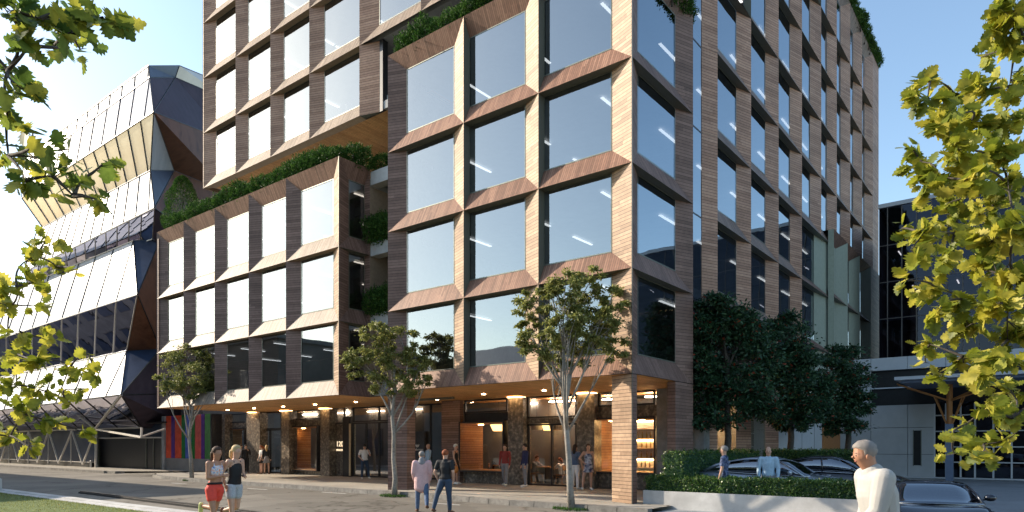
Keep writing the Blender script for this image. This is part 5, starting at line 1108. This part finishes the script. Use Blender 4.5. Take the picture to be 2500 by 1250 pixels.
def person(loc, heading, H, label, skinm='skin_fair', hair=('short', 'hair_brown'), top=None, bottom=None, shoes='shoe_brown', arms=((8, 10, 15), (8, 10, 15)), legs=((0, 3, 0), (0, 3, 0)), lean=0, headturn=0, near=False, extras=(), group=None, build_=1., nod=0, sit=None, female=False):
    H_ = H; b = build_
    def V3(x, y, z): return Vector((x, y, z))*H_
    ln = R_(lean)
    def T(p):   # lean the upper body about the pelvis
        q = p-V3(0, 0, .52); return Vector((q.x, q.y*math.cos(ln)+q.z*math.sin(ln), -q.y*math.sin(ln)+q.z*math.cos(ln)))+V3(0, 0, .52)
    pel = V3(0, 0, .525); wai = T(V3(0, .004, .61)); che = T(V3(0, .0, .715)); uch = T(V3(0, -.003, .775)); nec = T(V3(0, -.004, .835)); sh_w = .098 if female else .112
    nd = R_(nod); hb = T(V3(0, .006+math.sin(nd)*.03, .868)); hm = T(V3(0, .012+math.sin(nd)*.06, .918-.01*math.sin(nd))); ht = T(V3(0, .004+math.sin(nd)*.085, .958-.02*math.sin(nd)))
    P = dict(pel=pel, wai=wai, che=che, uch=uch, nec=nec, hb=hb, hm=hm, ht=ht)
    VOX[0] = .0075 if near else .011
    verts = [(pel, (.090*H_*b, .058*H_*b)), (wai, ((.070 if female else .080)*H_*b, .050*H_*b)), (che, (.086*H_*b, .060*H_*b)), (uch, (.092*H_*b, .050*H_*b)), (nec, .031*H_), (hb, (.033*H_, .040*H_)), (hm, (.0425*H_, .052*H_)), (ht, (.036*H_, .044*H_))]
    E = [(0, 1), (1, 2), (2, 3), (3, 4), (4, 5), (5, 6), (6, 7)]; ft = []
    for s, ar, lg in ((-1, arms[0], legs[0]), (1, arms[1], legs[1])):
        sho = T(V3(s*sh_w, -.004, .802)); tw = ar[3] if len(ar) > 3 else 20
        el, wr, d1, d2 = limb(sho, .165*H_, .145*H_, ar[0]+0, ar[1], ar[2], s, twist=tw)
        i = len(verts); verts += [(sho, .032*H_*b), (sho.lerp(el, .5), .027*H_*b), (el, .022*H_*b), (el.lerp(wr, .35), .0215*H_*b), (wr, .0145*H_)]; E += [(i, i+1), (i+1, i+2), (i+2, i+3), (i+3, i+4)]; i0_ = len(verts); verts += [(uch+Vector((s*.045, 0, .012))*H_, .036*H_*b)]; E += [(i0_, i)]
        P['sh%d' % s] = sho; P['el%d' % s] = el; P['wr%d' % s] = wr
        pm = wr+d2*.032*H_; side_ = d2.cross(Vector((s, 0, 0))); side_ = side_.normalized() if side_.length > .1 else Vector((0, 1, 0))
        j = len(verts); verts += [(pm, (.020*H_, .013*H_)), (wr, .0135*H_)]; E += [(j+1, j)]
        for q, (off, ln_) in enumerate(((-.016, .030), (-.0055, .036), (.0055, .034), (.016, .026))):
            r0 = pm+side_*off*H_+d2*.018*H_; r1 = r0+(d2*.9-Vector((s, 0, 0))*.35).normalized()*ln_*H_; k = len(verts); verts += [(r0, .0052*H_), (r1, .0044*H_)]; E += [(j, k), (k, k+1)]
        th = pm-d2*.008*H_+side_*.024*H_; k = len(verts); verts += [(th, .0058*H_), (th+(d2+side_*.35).normalized()*.022*H_, .0048*H_)]; E += [(j, k), (k, k+1)]
        hip = V3(s*.052, 0, .50); kn, an, l1, l2 = limb(hip, .235*H_, .225*H_, lg[0], lg[1], lg[2], s, back=True)
        k = len(verts); verts += [(hip, .054*H_*b), (hip.lerp(kn, .5), .044*H_*b), (kn, .031*H_*b), (kn.lerp(an, .32), .031*H_*b), (an, .0185*H_)]; E += [(k, k+1), (k+1, k+2), (k+2, k+3), (k+3, k+4)]
        fw = Vector((s*.12, math.cos(R_(-lg[0]+lg[2]))*1., -math.sin(R_(-lg[0]+lg[2]))*1.)) if lg[2] > 25 else Vector((s*.15, 1, -.12)); fw.normalize()
        hl = an+l2*.018*H_; toe = an+fw*.105*H_+l2*.022*H_; k2 = len(verts); verts += [(hl, .020*H_), (an.lerp(toe, .6)+l2*.008*H_, .020*H_), (toe, .014*H_)]; E += [(k+4, k2), (k2, k2+1), (k2+1, k2+2)]
        P['hip%d' % s] = hip; P['kn%d' % s] = kn; P['an%d' % s] = an; P['toe%d' % s] = toe; P['l2%d' % s] = l2; P['fw%d' % s] = fw; ft += [an.z+l2.z*.03*H_, toe.z-.012*H_]
    body = skin('person', verts, E, skinm, None, 1); base = min(ft) if sit is None else sit
    body.location = (loc[0], loc[1], loc[2]-base+.0); body.rotation_euler = (0, 0, heading)
    tag(body, label, 'person', group)
    # hair
    hk, hmat = hair; m = MB()
    up_ = (ht-hb).normalized()
    if hk != 'bald':
        hc = hm+up_*.027*H_-Vector((0, .010, 0))*H_
        m.sphere(hc, .058*H_, hmat, 18, 12, (.88, 1.06, .92))
        if hk in ('long', 'pony'):
            if hk == 'long': m.tube([hc+Vector((0, -.022, .0))*H_, hb+Vector((0, -.04, -.01))*H_, nec+Vector((0, -.045, -.06))*H_], [.046*H_, .044*H_, .022*H_], hmat, 10)
            else: m.tube([hc+Vector((0, -.045, .005))*H_, hc+Vector((-.01, -.085, -.03))*H_, hc+Vector((-.015, -.10, -.085))*H_, hc+Vector((-.01, -.085, -.12))*H_], [.016*H_, .026*H_, .020*H_, .006*H_], hmat, 8)
        # trim back the face side
        m2 = MB(); 
        for v, in []: pass
        h = m.build('hair', smooth=True); h.parent = body; h.location = (0, 0, 0)
        for v in h.data.vertices:
            c = Vector(v.co)-hm
            jj = random.uniform(-.0035, .0035)*H_; v.co += Vector((jj, random.uniform(-.0035, .0035)*H_, random.uniform(-.002, .0045)*H_))
            if c.y > .014*H_ and c.z < .034*H_: v.co.y = hm.y+.012*H_+(c.y-.012*H_)*.12; v.co.x = hm.x+(v.co.x-hm.x)*.93
    m = MB(); m.tube([hm+Vector((0, .044, .004))*H_, hm+Vector((0, .056, -.010))*H_], [.005*H_, .008*H_], skinm, 6); m.sphere(hm+Vector((0, .0405, -.028))*H_, .0095*H_, 'lip', 8, 4, (1.2, .5, .35))
    for s in (-1, 1): m.sphere(hm+Vector((s*.0175, .046, .001))*H_, .0042*H_, 'lens_dark', 6, 4, (1.3, .5, .6)); m.sphere(hm+Vector((s*.043, -.002, -.004))*H_, .012*H_, skinm, 8, 5, (.4, .8, 1.3)); m.tube([hm+Vector((s*.010, .050, .014))*H_, hm+Vector((s*.028, .046, .014))*H_], .0014*H_, hmat if hk != 'bald' else 'hair_grey', 4)
    fc = m.build('face', smooth=True); fc.parent = body; fc.location = (0, 0, 0)
    # clothes
    def garment(name, vs, es, mat, lvl=1): g = skin(name, vs, es, mat, body, lvl); return g
    sl = .012*H_
    if bottom:
        kind, mat = bottom[0], bottom[1]
        if kind in ('trousers', 'shorts'):
            vs = [(pel+Vector((0, 0, .035))*H_, (.090*H_*b, .060*H_*b)), (pel, (.098*H_*b, .066*H_*b))]; es = [(0, 1)]
            for s in (-1, 1):
                i = len(vs); hip, kn, an = P['hip%d' % s], P['kn%d' % s], P['an%d' % s]
                if kind == 'trousers': vs += [(hip, .060*H_*b), (hip.lerp(kn, .5), .051*H_*b), (kn, .039*H_*b), (kn.lerp(an, .5), .037*H_*b), (an+(kn-an)*.06, .030*H_)]; es += [(i, i+1), (i+1, i+2), (i+2, i+3), (i+3, i+4)]
                else: vs += [(hip, .063*H_*b), (hip.lerp(kn, .40), .057*H_*b)]; es += [(i, i+1)]
            garment(kind, vs, es, mat)
            if len(bottom) > 2:
                m = MB(); m.tube([pel+Vector((0, 0, .038))*H_, pel+Vector((0, 0, .062))*H_], [.069*H_, .066*H_], bottom[2], 18); [m.v.__setitem__(i_, (v_[0]*1.38, v_[1], v_[2])) for i_, v_ in enumerate(m.v)]; w_ = m.build('waistband', smooth=True); w_.parent = body; w_.location = (0, 0, 0)
        elif kind == 'skirt':
            m = MB(); m.tube([wai, pel+Vector((0, 0, .02))*H_, pel-Vector((0, 0, .06))*H_, pel-Vector((0, 0, .15))*H_], [.068*H_, .090*H_, .100*H_, .125*H_], mat, 20); g = m.build('skirt', smooth=True); g.parent = body; g.location = (0, 0, 0)
    if top:
        kind, mat = top[0], top[1]
        lo = pel+Vector((0, 0, .03))*H_
        if kind == 'bra': vs = [(che-Vector((0, 0, .012))*H_, (.091*H_*b, .066*H_*b)), (che+Vector((0, 0, .018))*H_, (.094*H_*b, .070*H_*b)), (uch-Vector((.052, 0, .03))*H_, (.020*H_, .055*H_)), (uch+Vector((-.05, -.004, .022))*H_, (.016*H_, .040*H_)), (uch-Vector((-.052, 0, .03))*H_, (.020*H_, .055*H_)), (uch+Vector((.05, -.004, .022))*H_, (.016*H_, .040*H_))]; es = [(0, 1), (2, 3), (4, 5)]
        elif kind == 'coat': vs = [(pel-Vector((0, 0, .13))*H_, (.128*H_*b, .088*H_)), (pel-Vector((0, 0, .02))*H_, (.125*H_*b, .084*H_)), (wai, (.118*H_*b, .078*H_)), (che, (.115*H_*b, .074*H_)), (uch, (.105*H_, .062*H_)), (nec-Vector((0, 0, .012))*H_, .038*H_)]; es = [(i, i+1) for i in range(5)]
        else:
            fem = .94 if female else 1.; vs = [(lo-Vector((0, 0, .0))*H_, (.101*H_*b, .070*H_*b)), (wai, (.088*H_*b*fem, .062*H_*b)), (che, (.096*H_*b*fem, .069*H_*b)), (uch, (.098*H_*b*fem, .056*H_*b)), (nec-Vector((0, 0, .014))*H_, (.042*b if kind != 'tank' else .028)*H_)]; es = [(i, i+1) for i in range(4)]
        if kind == 'tank': vs = vs[:3]+[(uch-Vector((0, 0, .022))*H_, (.086*H_*b, .058*H_*b))]+[(uch+Vector((x_, -.004, z_))*H_, (.016*H_, .044*H_)) for x_ in (-.05, .05) for z_ in (-.03, .024)]; es = [(0, 1), (1, 2), (2, 3), (4, 5), (6, 7)]
        if kind in ('tee', 'shirt', 'coat', 'vest'):
            hub = [i for i, v in enumerate(vs) if (v[0]-uch).length < 1e-5][0]; fat = 1.25 if kind == 'coat' else 1.
            for s in (-1, 1):
                sho, el, wr = P['sh%d' % s], P['el%d' % s], P['wr%d' % s]; i = len(vs)
                vs += [(sho+Vector((0, 0, -.004))*H_, .040*H_*b*fat), (sho.lerp(el, .62), .036*H_*b*fat), (uch+Vector((s*.04, 0, .010))*H_, .044*H_*b)]; es += [(i+2, i), (i, i+1)]
                if kind in ('shirt', 'coat'): vs += [(el, .031*H_*b*fat), (el.lerp(wr, .55), .028*H_*b*fat), (el.lerp(wr, .95), .021*H_*fat)]; es += [(i+1, i+3), (i+3, i+4), (i+4, i+5)]
        garment({'tee': 't_shirt', 'shirt': 'shirt', 'coat': 'coat', 'tank': 'tank_top', 'bra': 'sports_top', 'vest': 'vest'}[kind], vs, es, mat)
    if shoes:
        for s in (-1, 1):
            an, toe, l2, fw = P['an%d' % s], P['toe%d' % s], P['l2%d' % s], P['fw%d' % s]
            g = skin('shoe', [(an+l2*.012*H_-fw*.018*H_, .026*H_), (an.lerp(toe, .55)+l2*.010*H_, .026*H_), (toe+fw*.006*H_, .018*H_)], [(0, 1), (1, 2)], shoes, body)
    for ex in extras: ex(body, P, H_)
    return body, P
flat('lip', (.3, .09, .07), .5)
def cap(body, P, H_):
    m = MB(); c = P['hm']+Vector((0, -.004, .024))*H_; m.sphere(c, .055*H_, 'cloth_black', 12, 8, (.95, 1.05, .75)); m.box(c.x-.035*H_, c.y+.03*H_, c.z-.006*H_, c.x+.035*H_, c.y+.10*H_, c.z+.002*H_, 'cloth_black'); g = m.build('cap', smooth=True); g.parent = body; g.location = (0, 0, 0)
def scarf(body, P, H_):
    g = skin('collar', [(P['nec']-Vector((0, 0, .03))*H_, .07*H_), (P['nec']+Vector((0, -.005, .02))*H_, .052*H_)], [(0, 1)], 'cloth_grey', body)
def head_to(a, b): return math.atan2(b[1]-a[1], b[0]-a[0])-math.pi/2
WEST = R_(90)                       # heading: person faces local +Y; rotation 90 deg = facing -X
def gp(px, py, z=0.): q = gnd(px, py, z); return (q.x, q.y, z)
def gt(px, t, z): q = pT(px, 1088, t); return (q.x, q.y, z)
def gpy(px, Y): return (onY(px, Y)[0], Y, .012)
camdir = lambda q: math.atan2(CAMY-q[1], CAMX-q[0])-math.pi/2
# joggers, running along the road towards the right of the picture
q = gt(524, 13.4, -.04); RH = math.atan2(RY-.5*VY, RX-.5*VX)-math.pi/2
person(q, RH, 1.74, 'jogging woman in red shorts and a colourful printed crop top', 'skin_tan', ('pony', 'hair_brown'), ('bra', 'print_bra'), ('shorts', 'cloth_red', 'cloth_black'), 'shoe_lime', arms=((-42, 22, 58, 0), (6, 8, 92, 35)), legs=((-18, 3, 78), (14, 3, 10)), lean=5, near=True, female=True, nod=0)
q = gt(571, 13.9, -.04)
person(q, RH+R_(4), 1.76, 'jogging woman in a black tank top and pale patterned shorts', 'skin_fair', ('pony', 'hair_blond'), ('tank', 'cloth_black'), ('shorts', 'print_shorts'), 'shoe_brown', arms=((2, 6, 84, 40), (-26, 18, 40, 0)), legs=((-4, 3, 72), (8, 3, 6)), lean=5, near=True, female=True)
# couple crossing, seen from behind
q = gt(1030, 18.9, ROAD); HB = math.atan2(VY, VX)-math.pi/2
person(q, HB+R_(6), 1.70, 'person walking away in a long pale pink coat and blue jeans', 'skin_fair', ('short', 'hair_grey'), ('coat', 'cloth_pink'), ('trousers', 'denim'), 'shoe_brown', arms=((2, 9, 30), (-4, 9, 30)), legs=((3, 4, 0), (-20, 6, 22)), extras=(scarf,))
q = gt(1087, 18.5, ROAD)
person(q, HB-R_(20), 1.74, 'red haired man in a black t-shirt and jeans seen from behind', 'skin_fair', ('short', 'hair_red'), ('tee', 'cloth_black'), ('trousers', 'denim_dark'), 'shoe_brown', arms=((-12, 18, 38, 30), (-6, 12, 34, 30)), legs=((-14, 16, 6), (4, 2, 0)), build_=1.04)
# under the entrance soffit
q = gpy(890, 4.9); person(q, camdir(q)+R_(14), 1.76, 'man in a dark cap, white t-shirt and jeans standing by the lobby doors', 'skin_fair', ('short', 'hair_dark'), ('tee', 'cloth_white'), ('trousers', 'denim_dark'), 'shoe_white', arms=((35, 10, 130, 40), (-4, 20, 60, 40)), legs=((6, 12, 4), (0, 4, 0)), extras=(cap,))
q = gpy(1046, 4.9); person(q, camdir(q)+R_(-70), 1.78, 'bald man in a light blue shirt beside the slate lobby sign', 'skin_fair', ('bald', 'hair_grey'), ('shirt', 'cloth_blue'), ('trousers', 'cloth_tan'), 'shoe_brown', arms=((6, 8, 20), (6, 8, 24)))
q = gpy(1112, 4.3); person(q, camdir(q)+R_(60), 1.76, 'woman with white cropped hair in a sleeveless black dress', 'skin_fair', ('short', 'hair_white'), ('tank', 'cloth_black'), ('skirt', 'cloth_black'), 'shoe_white', arms=((4, 6, 12), (10, 6, 14)), female=True, build_=.9)
m = MB(); a_ = q; m.v = []; bx, by = q[0]+.25, q[1]-.28; m.sphere((bx, by, .66), .17, 'leather_tan', 12, 8, (1., .5, .95)); m.tube([(bx-.1, by, .78), (bx-.06, by, .93), (bx+.06, by, .93), (bx+.1, by, .78)], .012, 'leather_tan', 5)
tag(m.build('handbag', smooth=True), 'orange tan handbag hanging from the hand of the white haired woman', 'handbag')
q = gpy(1233, 4.6); person(q, camdir(q)+R_(-30), 1.76, 'person in a dark red sweater and grey trousers by the wood lined window', 'skin_fair', ('short', 'hair_dark'), ('shirt', 'cloth_maroon'), ('trousers', 'cloth_grey'), 'shoe_white', arms=((2, 8, 10), (2, 8, 14)), legs=((10, 4, 0), (-10, 4, 14)), build_=.9)
q = gpy(1282, 4.5); person(q, camdir(q)+R_(-70), 1.77, 'person in a navy sweater and grey trousers before the marble column', 'skin_fair', ('short', 'hair_dark'), ('shirt', 'cloth_navy'), ('trousers', 'cloth_grey'), 'shoe_white', arms=((4, 8, 10), (4, 8, 12)), legs=((2, 4, 0), (-4, 8, 4)), build_=.93)
q = gpy(1404, 4.6); person(q, camdir(q)+R_(150), 1.74, 'dark haired woman in a denim vest and white trousers behind the tree trunk', 'skin_fair', ('long', 'hair_dark'), ('tee', 'denim'), ('trousers', 'cloth_white'), 'shoe_white', arms=((2, 12, 14), (4, 16, 18)), female=True)
q = gpy(1436, 4.55); person(q, camdir(q)+R_(12), 1.76, 'woman in a navy and white patterned summer dress with hand on hip', 'skin_fair', ('long', 'hair_brown'), ('tank', 'print_dress'), ('skirt', 'print_dress'), 'shoe_white', arms=((4, 8, 12), (-14, 34, 70, 60)), legs=((0, 2, 0), (4, 14, 0)), female=True, build_=.95)
q = gpy(638, 5.1); person(q, camdir(q)+R_(-70), 1.70, 'woman in a white top and black skirt by the entrance door', 'skin_fair', ('pony', 'hair_red'), ('tee', 'cloth_white'), ('skirt', 'cloth_black'), 'shoe_brown', female=True, build_=.95)
q = gpy(651, 5.2); person(q, camdir(q)+R_(170), 1.72, 'woman with long blond hair in a black jacket at the entrance', 'skin_fair', ('long', 'hair_blond'), ('shirt', 'cloth_black'), ('skirt', 'cloth_grey'), 'shoe_brown', female=True, build_=.95)
q = gpy(600, 5.1); person(q, camdir(q)+R_(10), 1.74, 'man in a dark suit drinking beside the marble column', 'skin_fair', ('short', 'hair_dark'), ('shirt', 'cloth_black'), ('trousers', 'cloth_black'), 'shoe_brown', arms=((30, 8, 120, 40), (4, 8, 10)))
q = gpy(588, 5.2); person(q, camdir(q)+R_(60), 1.74, 'man in a grey shirt standing behind the blond jogger', 'skin_fair', ('short', 'hair_dark'), ('shirt', 'cloth_grey'), ('trousers', 'cloth_black'), 'shoe_brown')
# café guests behind the glass door
qi = pY(1302, 1160, 7.2); person((qi.x, 7.2, .0), R_(-80), 1.74, 'seated cafe guest in a grey sweater leaning on a table', 'skin_fair', ('short', 'hair_brown'), ('shirt', 'cloth_grey'), ('trousers', 'cloth_tan'), 'shoe_brown', arms=((55, 6, 30), (55, 6, 30)), legs=((84, 6, 84), (84, 6, 84)), lean=14, sit=.45)
qi = pY(1372, 1160, 7.0); person((qi.x, 7.0, .0), R_(85), 1.66, 'seated red haired cafe guest in a white top', 'skin_fair', ('pony', 'hair_red'), ('tee', 'cloth_white'), ('trousers', 'cloth_black'), 'shoe_brown', arms=((45, 6, 50), (45, 6, 50)), legs=((84, 6, 84), (84, 6, 84)), lean=10, sit=.45, female=True)
qi = pY(1338, 1160, 8.2); person((qi.x, 8.2, .012), R_(150), 1.8, 'waiter in a terracotta shirt bending over the cafe table', 'skin_tan', ('short', 'hair_red'), ('tee', 'leather_tan'), ('trousers', 'cloth_black'), 'shoe_brown', arms=((30, 10, 20), (30, 10, 20)), lean=22)
qi = pY(1206, 1140, 8.0); person((qi.x, 8.0, .0), R_(-80), 1.68, 'woman in black seated at a table inside the wood lined window', 'skin_fair', ('long', 'hair_dark'), ('tee', 'cloth_black'), ('trousers', 'cloth_black'), 'shoe_brown', arms=((45, 6, 50), (45, 6, 50)), legs=((84, 6, 84), (84, 6, 84)), lean=8, sit=.45, female=True)
def chair_(px, Y, rz, label):
    x = onY(px, Y)[0]; o = empty('cafe_chair', (x, Y, .012), rz, label=label, cat='chair', group='cafe chairs')
    m = MB(); m.box(-.2, -.2, .40, .2, .2, .44, 'shop_wood'); s = m.build('seat'); s.parent = o; m = MB(); m.box(-.2, -.22, .62, .2, -.19, .84, 'shop_wood'); m.beam((-.18, -.2, .44), (-.18, -.205, .84), .025, .025, 'metal_dark'); m.beam((.18, -.2, .44), (.18, -.205, .84), .025, .025, 'metal_dark'); s = m.build('backrest'); s.parent = o
    for a_, b_ in ((-.17, -.17), (.17, -.17), (-.17, .17), (.17, .17)): m = MB(); m.beam((a_, b_, .40), (a_*1.15, b_*1.15, 0), .022, .022, 'orange_steel'); s = m.build('leg'); s.parent = o
chair_(1302, 7.2, R_(-80), 'slim cafe chair under the guest in the grey sweater'); chair_(1372, 7.0, R_(85), 'slim cafe chair under the red haired guest'); chair_(1206, 8.0, R_(-80), 'slim chair under the woman in black')
def table_(px, Y, label):
    x = onY(px, Y)[0]; o = empty('cafe_table', (x, Y, .012), label=label, cat='table'); m = MB(); m.tube([(0, 0, .72), (0, 0, .75)], .42, 'shop_wood', 20); s = m.build('tabletop'); s.parent = o; m = MB(); m.tube([(0, 0, 0), (0, 0, .72)], .03, 'metal_dark', 8); m.tube([(0, 0, 0), (0, 0, .02)], .24, 'metal_dark', 14); s = m.build('pedestal'); s.parent = o
table_(1332, 7.2, 'round cafe table between the two seated guests'); table_(1224, 8.0, 'round table in front of the seated woman in black')
for px, mat, lab in ((1310, 'cloth_cream', 'pale tapered pendant lampshade above the cafe door'), (1340, 'warm_glow', 'glowing amber pendant lampshade above the cafe door'), (1357, 'cloth_tan', 'rightmost small amber pendant lampshade above the cafe')):
    x = onY(px, 7.0)[0]; z = pY(px, 1045, 7.0).z; m = MB(); m.tube([(x, 7, z+.28), (x, 7, z-.1)], [.36, .24], mat, 18, cap=False); m.tube([(x, 7, z+.28), (x, 7, ROWS[0])], .008, 'black', 4); tag(m.build('pendant_lamp', smooth=False), lab, 'lamp')
x = onY(1217, 7.4)[0]; z = pY(1217, 1046, 7.4).z; m = MB(); m.tube([(x, 7.4, z+.18), (x, 7.4, z-.12)], [.4, .26], 'warm_glow', 18, cap=False); m.tube([(x, 7.4, z+.1), (x, 7.4, ROWS[0])], .008, 'black', 4); tag(m.build('pendant_lamp'), 'amber pendant lampshade inside the left wood lined window', 'lamp')
# car park pair and the man in the foreground
q = gt(1768, 18.9, -.1); person(q, WEST+R_(10), 1.80, 'grey haired man in a navy plaid shirt by the rear of the grey sedan', 'skin_fair', ('short', 'hair_grey'), ('tee', 'plaid'), ('trousers', 'denim_dark'), 'shoe_brown', arms=((4, 6, 14), (4, 6, 14)))
q = (onY(1876, 1.95)[0], 1.95, -.1); person(q, camdir(q), 1.77, 'bald man in a pale blue shirt standing against the side of the grey sedan', 'skin_fair', ('bald', 'hair_grey'), ('shirt', 'cloth_blue'), ('trousers', 'cloth_grey'), 'shoe_brown', arms=((6, 12, 20), (6, 12, 20)), build_=1.05)
q = gt(2160, 6.6, ROAD); person(q, math.atan2(-RY+.1*VY, -RX+.1*VX)-math.pi/2, 1.94, 'elderly grey haired man in a loose cream shirt walking left in the foreground', 'skin_tan', ('short', 'hair_grey'), ('shirt', 'cloth_cream'), ('trousers', 'cloth_tan'), 'shoe_brown', arms=((14, 8, 30, 20), (-8, 10, 26, 20)), legs=((12, 3, 4), (-10, 3, 12)), lean=11, nod=12, near=True, build_=1.32)
